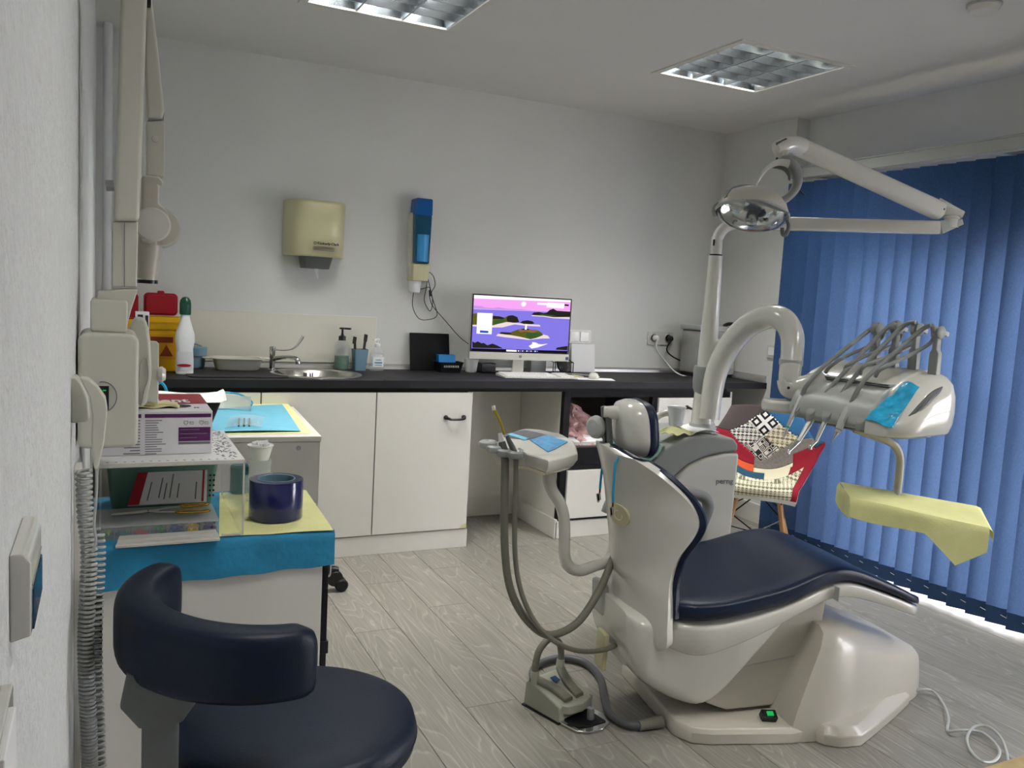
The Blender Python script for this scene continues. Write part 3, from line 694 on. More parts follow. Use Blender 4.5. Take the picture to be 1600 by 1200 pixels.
# ------------------------------------------------------------------ desk items at back wall
single('black_board', G().obox((1.69, 4.58, 1.008), (.122, 0, 0), (0, .003, 0), (0, .02, .106)), M['black'], 'black square board leaning against the back wall beside the monitor', 'board', bevel=.003)
t = thing('organiser_basket', 'small black perforated basket in front of the black board', 'basket', (1.775, 4.49, .9))
bg_ = G(); bg_.loft([[Vector((x, y, z)) for x, y in rrect(-a, -b, a, b, .01)] for a, b, z in ((.062, .04, 0), (.075, .05, .055), (.079, .054, .06), (.073, .048, .055), (.058, .037, .004))])
obj('basket', bg_, M['blackp'], t)
hl = G()
for k in range(9): hl.box((-.045+k*.0105, -.0492, .03), (-.040+k*.0105, -.046, .042))
obj('perforations', hl, M['greyl'], t)
single('blue_box', G().obox((1.762, 4.50, .957), (.052, 0, .0), (0, .022, 0), (0, .006, .042)), M['bluep'], 'bright blue box of cards standing in the black basket', 'box', bevel=.003)
t = thing('white_pot', 'small white tapered pot left of the monitor stand', 'pot', (1.92, 4.50, .9))
obj('pot', G().lathe([(.03, 0), (.033, .003), (.043, .078), (.04, .078), (.03, .006), (.001, .006)], n=28), M['paper'], t)

# ------------------------------------------------------------------ monitor
A = ony(739, 461, 4.36); Bc = ony(889, 466, 4.36); Cc = ony(893, 560, 4.33); Dd = ony(741, 561, 4.33)
mz0, mz1 = .985, 1.352
mx0, mx1 = 1.87, 2.485
mrot = math.radians(0)
t = thing('desktop_monitor', 'white framed computer monitor showing an island seascape wallpaper', 'monitor', (2.18, 4.40, .9), math.radians(-6))
tl = math.radians(0)
Wm, Hm = .31, .375
yb = -.02
obj('casing', G().prism(rrect(-Wm, .085, Wm, .085+Hm, .006), yb+.004, yb+.03, 'y'), M['gloss'], t, bevel=.003)
obj('bezel', G().prism(rrect(-Wm+.002, .128, Wm-.002, .085+Hm-.002, .004), yb+.001, yb+.005, 'y'), M['blackp'], t)
obj('chin', G().prism(rrect(-Wm, .085, Wm, .127, .006), yb-.002, yb+.005, 'y'), M['gloss'], t, bevel=.002)
sw0, sw1, sz0, sz1 = -Wm+.01, Wm-.01, .133, .085+Hm-.01
def em(name, c, s=1.):
    m_ = bpy.data.materials.new(name); m_.use_nodes = True; n_ = m_.node_tree; n_.nodes.clear()
    o_ = n_.nodes.new('ShaderNodeOutputMaterial'); e_ = n_.nodes.new('ShaderNodeEmission'); e_.inputs[0].default_value = lin(c)+(1,); e_.inputs[1].default_value = s
    n_.links.new(e_.outputs[0], o_.inputs[0]); return m_
def scr(cx, cyy):   # crop pixel -> screen coordinate
    t0 = (cx-130)/1000.; yt = 140+45*t0; ybm = 752+10*t0; v = (cyy-yt)/(ybm-yt); l = 127+15*v; r = 1120+34*v; u = (cx-l)/(r-l)
    return sw0+(sw1-sw0)*min(max(u, 0), 1), sz1-(sz1-sz0)*min(max(v, 0), 1)
S_SEA, S_PINK, S_MAUVE, S_WHITE, S_DK, S_OLV, S_BRN, S_SAND, S_BAR, S_BLU, S_GRN, S_LILAC = range(12)
smats = [em('screen_sea', '8378e0', 1.0), em('screen_pink_sky', 'f0a4ee', 1.), em('screen_mauve', 'c793e0', 1.), em('screen_white', 'fbf6ff', 1.05), em('screen_dark_isle', '26241f'), em('screen_olive', '5d5a22'),
         em('screen_brown', '8a6544'), em('screen_sand', 'e9d6d6'), em('screen_bar', '15101c'), em('screen_blue', '2a55b8'), em('screen_green', '37592d'), em('screen_lilac', 'd7aef0')]
sg = G(); lay = [yb+.0008]
def sp_(pts, mi, raw=False):
    lay[0] -= .00006
    q = [scr(*p) for p in pts]
    sg.add([(x, lay[0], z) for x, z in q], [tuple(range(len(q)))], mi)
sg.add([(sw0, yb+.0008, sz0), (sw1, yb+.0008, sz0), (sw1, yb+.0008, sz1), (sw0, yb+.0008, sz1)], [(0, 1, 2, 3)], S_SEA)
sp_([(120, 130), (1125, 170), (1130, 310), (127, 290)], S_PINK)
sp_([(127, 285), (1130, 312), (1130, 318), (127, 296)], S_LILAC)
sp_([(127, 256), (210, 262), (240, 276), (330, 280), (380, 272), (470, 286), (620, 290), (720, 302), (720, 304), (127, 288)], S_MAUVE)
sp_([(118, 125), (1120, 165), (1120, 206), (122, 178)], S_WHITE)
sp_([(772, 214), (872, 218), (872, 242), (772, 236)], S_WHITE); sp_([(872, 212), (1056, 220), (1056, 276), (872, 264)], S_WHITE)
sp_([(1060, 228), (1104, 232), (1106, 248), (1060, 246)], S_BAR)
sp_([(632+26*math.cos(k*PI/10), 232+27*math.sin(k*PI/10)) for k in range(20)], S_WHITE)
sp_([(722, 352), (800, 352), (1130, 368), (1132, 388), (960, 382), (850, 366), (735, 362)], S_SAND)
sp_([(724, 345), (745, 322), (800, 316), (850, 328), (880, 322), (908, 292), (945, 278), (985, 300), (1130, 308), (1132, 366), (960, 370), (850, 356), (760, 352)], S_DK)
sp_([(800, 335), (850, 340), (950, 350), (1000, 360), (900, 358), (830, 350)], S_GRN)
sp_([(130, 470), (200, 455), (330, 450), (440, 430), (600, 440), (700, 450), (820, 455), (832, 474), (700, 470), (560, 455), (440, 490), (330, 494), (130, 484)], S_SAND)
sp_([(130, 345), (170, 340), (230, 375), (330, 365), (400, 370), (450, 385), (480, 362), (530, 355), (580, 375), (605, 430), (560, 438), (480, 430), (400, 450), (340, 470), (130, 466)], S_OLV)
sp_([(470, 385), (490, 362), (530, 355), (580, 375), (605, 430), (540, 438), (480, 425)], em and S_DK)
sp_([(330, 365), (400, 370), (450, 385), (440, 400), (330, 400)], S_DK)
sp_([(340, 420), (420, 400), (470, 410), (440, 440), (350, 465)], S_GRN)
sp_([(612, 436), (640, 415), (690, 408), (740, 418), (765, 440), (740, 450), (650, 448)], S_DK)
sp_([(380, 585), (400, 560), (480, 565), (640, 590), (700, 600), (870, 560), (920, 572), (945, 602), (860, 604), (720, 622), (600, 610), (470, 598)], S_SAND)
sp_([(405, 560), (430, 542), (520, 545), (600, 510), (680, 495), (740, 508), (800, 512), (850, 540), (868, 568), (800, 598), (740, 615), (640, 592), (540, 575)], S_OLV)
sp_([(600, 512), (680, 495), (740, 508), (820, 518), (760, 545), (680, 530), (620, 540)], S_BRN)
sp_([(690, 545), (800, 540), (860, 566), (800, 598), (740, 612), (690, 590)], S_GRN)
sp_([(408, 558), (430, 542), (520, 545), (540, 560), (470, 568)], S_DK)
sp_([(630, 505), (680, 495), (722, 508), (700, 516), (650, 514)], S_DK)
sp_([(672, 452), (688, 452), (690, 510), (668, 510)], S_WHITE)
sp_([(728, 688), (760, 670), (762, 645), (800, 650), (830, 665), (860, 668), (930, 660), (860, 688), (820, 704), (760, 716)], S_WHITE)
sp_([(145, 650), (170, 665), (200, 650), (240, 670), (260, 665), (300, 690), (350, 670), (400, 690), (450, 715), (460, 722), (150, 722)], S_DK)
sp_([(1030, 700), (1090, 688), (1145, 680), (1147, 726), (1020, 722)], S_DK)
sp_([(172, 334), (326, 338), (333, 568), (180, 564)], S_WHITE)
sp_([(212, 527), (298, 532), (298, 556), (214, 553)], S_BLU)
sp_([(138, 726), (1150, 734), (1152, 765), (138, 756)], S_BAR)
sp_([(498, 734), (606, 736), (608, 755), (500, 753)], S_WHITE)
for k in range(10): sp_([(620+22*k, 738), (632+22*k, 738), (632+22*k, 752), (620+22*k, 752)], [S_WHITE, S_SEA, S_SAND, S_BLU][k % 4])
so = obj('screen', sg, smats, t, smooth=False)
ring = G().tube([(.0+.008*math.cos(a*PI/8), yb-.0025, .107+.008*math.sin(a*PI/8)) for a in range(17)], .0009, n=6)
obj('logo_ring', ring, M['greyd'], t)
text('hp', .011, (-.0055, yb-.003, .1045), X, Z, M['greyd'], t, world=False, th=.0004)
obj('sticker', G().box((Wm-.022, yb-.0035, .094), (Wm-.004, yb-.0018, .112)), M['padlogo'], t, smooth=False)
obj('stand', G().box((-.035, .005, .0), (.035, .02, .1)).prism(super_ring(0, .02, .11, .075, 3), 0, .012), M['gloss'], t, bevel=.003)
# stuff beneath the monitor
single('black_box', G().box((1.975, 4.47, .9), (2.068, 4.56, .955)), M['blackp'], 'low black box under the monitor to the left of its stand', 'box', bevel=.004)
# keyboard
t = thing('keyboard', 'white computer keyboard lying in front of the monitor', 'keyboard', (2.215, 4.225, .9008), math.radians(-3))
g = G().prism([(-.075, 0), (.075, 0), (.075, .018), (-.075, .008)], -.225, .225, 'x')
obj('case', g, mat('keyboard_case', 'c2c2bd', .4), t, bevel=.003)
kz = lambda y: .0085+(y+.075)/.15*.0095
for r_ in range(6):
    g = G(); y = -.06+r_*.023
    for k in range(15):
        x = -.208+k*.0205
        if r_ == 0 and 4 <= k <= 8:
            if k == 4: g.box((x, y, kz(y)), (x+.099, y+.018, kz(y)+.006))
            continue
        g.box((x, y, kz(y)), (x+.017, y+.018, kz(y)+.006))
    for k in range(4):
        x = .125+k*.0205; g.box((x, y, kz(y)), (x+.017, y+.018, kz(y)+.006))
    obj('key_row', g, mat('key_white', 'f2f2ee', .4) if r_ == 0 else bpy.data.materials['key_white'], t, smooth=False, kind='stuff')
# notepad, sheet, mouse
single('note_pad', G().obox((2.47, 4.28, .905), (.06, .01, 0), (-.01, .04, 0), (0, 0, .004)), M['cream2'], 'pale yellow note pad at the right end of the keyboard', 'notepad', bevel=.001)
single('paper_sheet', G().obox((2.55, 4.17, .9015), (.125, -.03, 0), (.02, .055, 0), (0, 0, .001)), M['paper'], 'white printed sheet serving as a mouse mat', 'paper', smooth=False)
t = thing('computer_mouse', 'white computer mouse on the paper sheet', 'mouse', (2.565, 4.18, .9028), math.radians(60))
def mouse_ring(z, k): return [Vector((x, y, z)) for x, y in super_ring(0, 0, .053*k, .031*k, 2.4)]
obj('body', G().loft([mouse_ring(0, .9), mouse_ring(.006, 1), mouse_ring(.018, .96), mouse_ring(.028, .78), mouse_ring(.034, .5), mouse_ring(.036, .15)]), M['gloss'], t, ang=80)
obj('wheel', G().lathe([(.006, -.003), (.007, 0), (.006, .003)], (-.034, 0, .024), 12, 'y'), M['blackp'], t)
single('mouse_cable', G().tube([(2.61, 4.22, .905), (2.66, 4.28, .904), (2.60, 4.38, .905), (2.45, 4.45, .91)], .0018, n=6, smooth=6), M['paper'], 'thin white mouse cable curling back to the monitor', 'cable')
# file rack behind monitor
t = thing('wire_file_rack', 'black wire desk rack holding papers right of the monitor', 'rack', (2.50, 4.50, .9))
g = G()
for x in (0.0, .07, .14):
    g.tube([(x-.06, -.05, .004), (x-.06, -.05, .07), (x-.06, .05, .09), (x-.06, .05, .004)], .003, n=6)
g.tube([(-.06, -.05, .004), (.08, -.05, .004)], .003, n=6); g.tube([(-.06, .05, .004), (.08, .05, .004)], .003, n=6); g.tube([(-.06, -.05, .07), (.08, -.05, .07)], .003, n=6)
obj('frame', g, M['blackp'], t)
single('black_disc_case', G().lathe([(.05, 0), (.05, .012), (.045, .014), (.001, .015)], n=28).xf(Matrix.Translation((2.49, 4.44, .958)) @ Matrix.Rotation(math.radians(70), 4, 'X') @ Matrix.Rotation(math.radians(25), 4, 'Y')), M['blackp'], 'round black case leaning in the wire rack beside the monitor', 'case')
single('stack_of_papers', G().box((2.315, 4.50, .9), (2.415, 4.56, .985)), M['greyl'], 'grey block of papers upright behind the keyboard under the monitor', 'papers', smooth=False)
# white plate (adhesive) behind the monitor on the wall + double switch
t = thing('wall_switch_plate', 'white double switch plate on the back wall just right of the monitor', 'switch', (2.70, YB, 1.08))
obj('plate', G().prism(rrect(2.62, 1.08, 2.79, 1.165, .006), YB-.01, YB-.0005, 'y'), M['paper'], t, world=True, bevel=.002)
for x in (2.635, 2.71): obj('rocker', G().box((x, YB-.014, 1.092), (x+.062, YB-.009, 1.153)), M['gloss'], t, world=True, bevel=.002)
single('leaning_card', G().obox((2.72, 4.575, .99), (.085, 0, 0), (0, .0015, 0), (0, .012, .088)), M['paper'], 'white card propped on the worktop under the switch plate right of the monitor', 'card', smooth=False)

# socket with two plugs
t = thing('double_socket', 'white double wall socket on the back wall near the right corner', 'socket', (3.30, YB, 1.12))
sa, sb = ony(1012, 517, YB), ony(1044, 539, YB)
obj('plate', G().prism(rrect(sa.x, sb.z, sb.x+.03, sa.z-.004, .006), YB-.01, YB-.0005, 'y'), M['gloss'], t, world=True, bevel=.002)
for x in (sa.x+.045, sb.x-.012): obj('outlet', G().lathe([(.03, 0), (.03, -.004), (.026, -.004), (.024, 0)], (x, YB-.01, (sa.z+sb.z)/2), 24, 'y'), M['gloss'], t, world=True)
def cable(name, label, m, pts, r, plug=None):
    tt = thing(name, label, 'cable', pts[-1])
    obj('lead', G().tube(pts, r, n=8, smooth=6), m, tt, world=True)
    if plug: obj('plug', G().lathe([(.014, 0), (.02, -.01), (.019, -.035), (.008, -.05)], plug, 16, 'y'), m, tt, world=True)
zc = (sa.z+sb.z)/2
cable('white_cable', 'white power cable from the left outlet dropping to the worktop', M['paper'], [Vector((sa.x+.045, YB-.055, zc)), ony(1026, 545, YB-.07), ony(1040, 565, YB-.08), ony(1058, 583, 4.45), ony(1085, 592, 4.35), ony(1110, 603, 4.2)], .004, (sa.x+.045, YB-.01, zc))
cable('black_cable', 'black power cable from the right outlet to the lab device', M['rubber'], [Vector((sb.x-.012, YB-.055, zc)), ony(1042, 548, YB-.06), ony(1062, 563, YB-.05), ony(1090, 570, YB-.06), ony(1130, 574, YB-.08)], .005, (sb.x-.012, YB-.01, zc))
# switch on side wall
t = thing('light_switch', 'white square light switch on the side wall by the window blind', 'switch', (XR, 4.03, 1.10))
s0, s1 = onx(1201, 538, XR), onx(1216, 561, XR)
obj('plate', G().prism(rrect(s1.y, s1.z, s0.y, s0.z, .006), XR-.01, XR-.0005, 'x'), M['gloss'], t, world=True, bevel=.002)
obj('rocker', G().prism(rrect(s1.y+.015, s1.z+.018, s0.y-.015, s0.z-.018, .004), XR-.015, XR-.009, 'x'), M['paper'], t, world=True, bevel=.002)
# lab device at the right end of the worktop (silver, knobs)
dv = Vector((3.585, 4.42, .9))
t = thing('lab_device', 'silver and black tabletop device with knobs at the right end of the worktop', 'appliance', dv)
obj('body', G().prism(rrect(-.15, .02, .15, .30, .012), -.09, .1, 'y'), M['alu'], t, bevel=.004)
obj('foot_frame', G().box((-.14, -.085, 0), (.14, .095, .022)), M['rubber'], t)
obj('front_panel', G().box((-.14, -.093, .06), (.14, -.0895, .25)), M['white'], t)
obj('top_lid', G().prism(rrect(-.16, .30, .16, .335, .01), -.1, .11, 'y'), M['greyl'], t, bevel=.003)
obj('knob', G().lathe([(.02, 0), (.018, -.02), (.001, -.021)], (.085, -.093, .21), 20, 'y'), M['blackp'], t)
obj('knob', G().lathe([(.014, 0), (.012, -.016), (.001, -.017)], (-.01, -.093, .2), 20, 'y'), M['blackp'], t)
obj('rocker_switch', G().box((.072, -.1, .095), (.108, -.092, .145)), M['blackp'], t, bevel=.002)
obj('display', G().box((-.11, -.096, .1), (.02, -.092, .17)), M['blackp'], t)
obj('handle', G().tube([(.05, -.07, .335), (.08, -.08, .352), (.14, -.08, .35), (.155, -.07, .335)], .012, n=10, smooth=4), M['blackp'], t)
obj('window_slots', G().box((-.12, -.0965, .19), (-.03, -.092, .24)), M['greyd'], t)

# pink bag of cotton in niche
t = thing('plastic_bag', 'crumpled pink translucent plastic bag stuffed into the open niche', 'bag', (2.50, 4.25, .522))
def bagf(u, v):
    a = 2*PI*u; h = v; r = (1-h)**.45 if h < 1 else 0
    n_ = 1+.12*math.sin(3*a+5*h)+.07*math.sin(7*a+11*h)+.05*math.sin(13*a-9*h)
    return (-.045*h+(.17*r*n_)*math.cos(a)+.012*math.sin(17*h+9*a), .13*r*n_*math.sin(a)+.012*math.cos(19*h+8*a), .21*h*(1+.09*math.sin(5*a+4*h)))
obj('bag', G().grid(bagf, 48, 20), M['pinkbag'], t, ang=25)
obj('white_contents', G().loft([[Vector((x, y, z)) for x, y in super_ring(-.01, -.03, a, b, 2.2)] for a, b, z in ((.17, .11, 0), (.175, .115, .02), (.15, .1, .045), (.1, .06, .055))]), M['paper'], t)

# ================================================================== LEFT WALL: THERMOSTAT, SWITCH, X-RAY UNIT
t = thing('wall_thermostat', 'small white wall controller with dark blue display on the left wall', 'thermostat', (XL, .59, 1.14))
kk = .05/.085
def kz_(z): return 1.36-(1.36-z)*kk
obj('case', G().prism([(XL, kz_(.99)), (XL+.011, kz_(.995)), (XL+.011, kz_(1.07)), (XL+.007, kz_(1.08)), (XL, kz_(1.08))], .925*kk, 1.07*kk, 'y'), M['gloss'], t, world=True, bevel=.0012)
obj('display', G().box((XL+.0105, .94*kk, kz_(.997)), (XL+.012, 1.06*kk, kz_(1.038))), mat('dark_blue_display', '12486a', .1), t, world=True)
obj('cover_line', G().box((XL+.0105, .935*kk, kz_(1.044)), (XL+.0116, 1.065*kk, kz_(1.046))), M['greyl'], t, world=True)
t = thing('wall_switch', 'white rocker switch cut off by the left edge of the picture', 'switch', (XL, .46, 1.10))
obj('plate', G().box((XL, .72*kk, kz_(.90)), (XL+.006, .845*kk, kz_(.985))), M['gloss'], t, world=True, bevel=.0012)
obj('rocker', G().box((XL+.005, .735*kk, kz_(.915)), (XL+.008, .83*kk, kz_(.97))), M['paper'], t, world=True, bevel=.001)

t = thing('dental_xray_unit', 'cream wall mounted dental x-ray unit with folded arms and control box', 'x-ray unit', (XL, 1.8, 1.0))
y1 = 1.70
def pp(px, py, y): v = ony(px, py, y); return (v.x, v.z)
A_, B_ = pp(121, 520, y1), pp(216, 700, y1)
obj('control_box', G().prism(rrect(A_[0], B_[1], B_[0], A_[1], .016), y1, y1+.17, 'y'), M['cream'], t, world=True, bevel=.008, seg=3)
obj('wall_plate', G().box((XL, y1+.09, B_[1]+.03), (A_[0]+.01, y1+.16, A_[1]-.02)), M['cream'], t, world=True)
c = pp(160, 620, y1)
ell = G().tube([(c[0]+.024*math.cos(a*PI/16), y1-.0006, c[1]+.028*math.sin(a*PI/16)) for a in range(-9, 10)], .0009, n=5)
obj('panel_line', ell, M['ink'], t, world=True)
a_, b_ = pp(152, 603, y1), pp(170, 640, y1)
obj('display', G().box((a_[0], y1-.002, b_[1]), (b_[0], y1+.002, a_[1])), M['blackp'], t, world=True)
a_ = pp(163, 609, y1)
obj('digit', G().box((a_[0]-.003, y1-.0035, a_[1]-.002), (a_[0]+.003, y1-.002, a_[1])), M['ledg'], t, world=True)
# top mount block
a_, b_ = pp(141, 467, y1+.05), pp(199, 520, y1+.05)
obj('mount_block', G().prism(rrect(a_[0], b_[1], b_[0], a_[1], .006), y1+.04, y1+.2, 'y'), M['cream'], t, world=True, bevel=.004)
tp = [pp(150, 467, 1.79), pp(152, 457, 1.79), pp(190, 452, 1.79), pp(216, 452, 1.79), pp(205, 485, 1.79), pp(196, 520, 1.79), pp(160, 520, 1.79)]
obj('arm_base', G().prism(tp, 1.79, 1.95, 'y'), M['cream'], t, world=True, bevel=.003)
# lower and upper vertical arm
def quad(pts, ya, yb): return G().prism([pp(x, y, ya) for x, y in pts], ya, yb, 'y')
obj('arm_foot', quad([(175, 448), (175, 346), (195, 346), (216, 346), (214, 449)], 1.84, 1.93), M['cream'], t, world=True, bevel=.003)
obj('seam', quad([(194, 448), (194, 348), (195, 348), (195, 448)], 1.8385, 1.841), M['ink'], t, world=True, smooth=False)
obj('main_arm', quad([(178, 345), (184, 150), (191, -60), (232, -60), (225, 150), (218, 345)], 1.82, 1.95), M['cream'], t, world=True, bevel=.008)
obj('brake_knob', G().tube([Vector((pp(178, 290, 1.88)[0], 1.88, pp(178, 290, 1.88)[1])), Vector((pp(165, 290, 1.88)[0], 1.88, pp(165, 290, 1.88)[1]))], .011, n=14), M['greyl'], t, world=True)
obj('folding_arm', quad([(223, -60), (226, 100), (229, 184), (254, 186), (257, 172), (250, 100), (238, 0), (234, -60)], 2.02, 2.10), M['cream'], t, world=True, bevel=.006)
obj('hinge_pin', quad([(228, -5), (236, -5), (236, 8), (228, 8)], 2.0, 2.02), M['rubber'], t, world=True)
obj('forearm', quad([(229, 189), (229, 274), (257, 276), (258, 172), (254, 188)], 2.03, 2.09), M['cream'], t, world=True, bevel=.004)
c = pp(243, 217, 2.03)
obj('screw_cap', G().lathe([(.008, .001), (.007, -.004), (.001, -.005)], (c[0], 2.03, c[1]), 16, 'y'), M['gloss'], t, world=True)
obj('head_bracket', quad([(222, 272), (250, 276), (257, 288), (249, 290), (249, 318), (262, 330), (266, 350), (255, 372), (235, 380), (219, 378)], 2.0, 2.1), M['gloss2'], t, world=True, bevel=.005)
c = pp(242, 353, 1.99)
obj('tube_head', G().lathe([(.042, .12), (.046, .1), (.046, .035), (.04, .005), (.001, .003)], (c[0]+.012, 2.02, c[1]), 36, 'y'), M['gloss2'], t, world=True)
obj('head_disc', G().lathe([(.037, .012), (.037, 0), (.033, -.004), (.001, -.005)], (c[0]-.004, 2.0, c[1]+.003), 36, 'y'), M['gloss'], t, world=True)
cc = [(232, 375, .030), (232, 398, .029), (231, 412, .024), (230, 438, .021)]
obj('beam_cone', G().loft([[Vector((pp(x, y, 2.05)[0]+r*math.cos(2*PI*j/24), 2.05+r*math.sin(2*PI*j/24), pp(x, y, 2.05)[1]-.004*math.cos(2*PI*j/24))) for j in range(24)] for x, y, r in cc]), M['gloss2'], t, world=True)
c = pp(230, 440, 2.05)
obj('cone_rim', G().lathe([(.022, -.004), (.022, .004)], (c[0], 2.05, c[1]), 24), M['blackp'], t, world=True)
# hanging sensor support right of the box
obj('sensor_holder', G().prism([pp(x, y, 1.95) for x, y in ((196, 522), (205, 505), (212, 494), (227, 497), (231, 512), (234, 530), (236, 560), (236, 585), (233, 605), (228, 630), (217, 634), (212, 600), (205, 560))], 1.92, 1.97, 'y'), M['cream'], t, world=True, bevel=.012, seg=3)
obj('holder_plate', G().prism([pp(x, y, 1.99) for x, y in ((228, 532), (245, 533), (248, 537), (247, 629), (226, 627))], 1.975, 1.995, 'y'), M['cream'], t, world=True, bevel=.003)
c = pp(252, 585, 1.985)
obj('knob', G().tube([(c[0]-.008, 1.985, c[1]), (c[0]+.001, 1.985, c[1]), (c[0]+.009, 1.985, c[1])], [.015, .018, .012], n=20, smooth=4), M['gloss'], t, world=True)
obj('sleeve_crease', G().tube([Vector((pp(x, y, 1.918)[0], 1.918, pp(x, y, 1.918)[1])) for x, y in ((218, 600), (220, 570), (229, 560), (232, 590), (226, 610), (222, 630))], .0014, n=5, smooth=4), M['gloss'], t, world=True)
# handset in its cradle
obj('cradle', G().prism([pp(x, y, 1.50) for x, y in ((108, 592), (118, 588), (128, 600), (138, 622), (141, 655), (134, 660), (110, 662))], 1.50, 1.55, 'y'), M['cream'], t, world=True, bevel=.004)
obj('handset', G().prism([pp(x, y, 1.46) for x, y in ((124, 590), (138, 592), (152, 604), (165, 622), (168, 640), (163, 690), (156, 725), (152, 736), (147, 733), (143, 690), (144, 650), (140, 622))], 1.46, 1.49, 'y'), M['cream'], t, world=True, bevel=.006, seg=3)
# white printed carton behind holder
t = thing('printed_carton', 'tall white printed carton standing on the worktop behind the x-ray unit', 'carton', (.15, 4.13, .9))
a_, b_ = pp(212, 487, 4.12), pp(233, 517, 4.12)
single_loc = None
obj('carton', G().box((a_[0], 4.12, .9), (b_[0], 4.18, a_[1])), M['gpaper'], t, world=True, smooth=False)
obj('photo_print', G().box((a_[0]+.008, 4.117, a_[1]-.07), (a_[0]+.03, 4.1195, a_[1]-.012)).box((b_[0]-.016, 4.117, a_[1]-.12), (b_[0]-.004, 4.1195, a_[1]-.015)), M['inkd'], t, world=True, smooth=False)
# spiral cord
t = thing('spiral_cord', 'long grey spiral cord hanging down the left wall from the x-ray handset', 'cord', (0, 1.64, .4))
pts = []; top = ony(124, 735, 1.63); N_ = 82*10
path = [(131, 735), (133, 800), (139, 860), (137, 930), (134, 1000), (136, 1080), (139, 1150), (142, 1260)]
pw_ = [ony(x, y, 1.50) for x, y in path]; sp, _ = spline(pw_, [1]*len(pw_), 12)
seg = []; tot = 0
for i in range(len(sp)-1): seg.append(tot); tot += (sp[i+1]-sp[i]).length
seg.append(tot)
def along(d):
    for i in range(len(seg)-1):
        if d <= seg[i+1]: return sp[i].lerp(sp[i+1], (d-seg[i])/max(1e-9, seg[i+1]-seg[i]))
    return sp[-1]
for k in range(N_+1):
    f = k/N_; f2 = f**.62 if False else (f*.7+.3*(1-(1-f)**2)); p = along(tot*f2); a = 2*PI*k/10; r = .0105
    pts.append(p+Vector((r*math.cos(a), r*math.sin(a), 0)))
obj('coil', G().tube(pts, .003, n=6), M['greyl'], t, world=True)
pts2 = [p+Vector((.013, .012, .0)) for p in [Vector((q.x+.0105*math.cos(k*2*PI/10+1), q.y+.0105*math.sin(k*2*PI/10+1), q.z)) for k, q in enumerate([along(tot*(.18+.8*i/460)) for i in range(461)])]]
obj('return_coil', G().tube(pts2, .0024, n=6), M['greyl'], t, world=True)
obj('lead', G().tube([ony(x, y, 1.475) for x, y in ((152, 733), (150, 780), (147, 820), (150, 845), (144, 862))], .0026, n=6, smooth=6), M['greyl'], t, world=True)

# ================================================================== CART IN FRONT
CX0, CX1, CY0, CY1, CT = -.02, .468, 1.875, 2.30, .795
t = thing('rolling_cart', 'white fronted cart with black edges standing against the left wall behind the stool', 'cart', ((CX0+CX1)/2, (CY0+CY1)/2, 0))
obj('body', G().box((CX0+.012, CY0+.012, .07), (CX1-.012, CY1, CT)), M['black'], t, world=True, smooth=False)
obj('front_panel', G().box((CX0+.014, CY0-.004, .08), (CX1-.016, CY0+.011, CT-.003)), M['white'], t, world=True, bevel=.002)
fr = G()
for x in (CX0, CX1-.014): fr.box((x, CY0, .05), (x+.014, CY0+.02, CT)); fr.box((x, CY1-.02, .05), (x+.014, CY1, CT))
obj('edge_post', G().box((CX0, CY0, .05), (CX0+.0125, CY0+.02, CT)), M['blackp'], t, world=True, bevel=.002)
obj('edge_post', G().box((CX1-.0135, CY0, .05), (CX1, CY0+.02, CT)), M['blackp'], t, world=True, bevel=.002)
obj('joint_clip', G().box((CX1-.014, CY0-.002, .50), (CX1+.004, CY0+.022, .53)), M['blackp'], t, world=True, bevel=.001)
h0 = Vector((CX1, 1.98, .72))
obj('side_handle', G().tube([h0, h0+Vector((.022, 0, 0)), h0+Vector((.027, 0, -.01)), h0+Vector((.027, 0, -.06)), h0+Vector((.022, 0, -.07)), h0+Vector((0, 0, -.07))], .005, n=10, smooth=2), M['chrome'], t, world=True)
for x in (CX0+.05, CX1-.05):
    for y in (CY0+.06, CY1-.06):
        w = obj('caster', G().lathe([(.03, -.012), (.032, -.006), (.032, .006), (.03, .012)], (x, y, .032), 20, 'x').box((x-.015, y-.012, .05), (x+.015, y+.012, .075)), M['rubber'], t, world=True)
# blue pad over top and front
def padf(u, v):
    x = CX0-.008+(CX1-CX0+.016)*u
    L0 = .40; dtot = L0+.078
    d = v*dtot
    w = .0012*math.sin(23*u+3*v)*math.sin(9*v+2)
    if d < L0: return (x, CY1-.01-d*(CY1-.01-CY0+.012)/L0, CT+.002+abs(w))
    k = d-L0
    return (x, CY0-.012-.003*math.sin(14*u)*k/.08, CT+.001-k*(1+.16*(1-u)+.02*math.sin(30*u)))
single('blue_absorbent_pad', G().grid(padf, 48, 40, .0015), M['pad'], 'blue absorbent paper pad covering the cart top and hanging over its front', 'pad', ang=60)
yl = [(.223, 1.872), (.472, 1.862), (.492, 2.255), (.27, 2.275)]
def yf(u, v):
    a = Vector(yl[0]).lerp(Vector(yl[1]), u); b = Vector(yl[3]).lerp(Vector(yl[2]), u); p = a.lerp(b, v)
    return (p.x, p.y, CT+.0055+.0015*abs(math.sin(5*u+1))*(1-v)+(.004 if v < .02 else 0)*0)
single('yellow_paper_sheet', G().grid(yf, 14, 10, .001), M['yellow'], 'pale yellow paper sheet under the navy film roll on the cart', 'paper', ang=60)
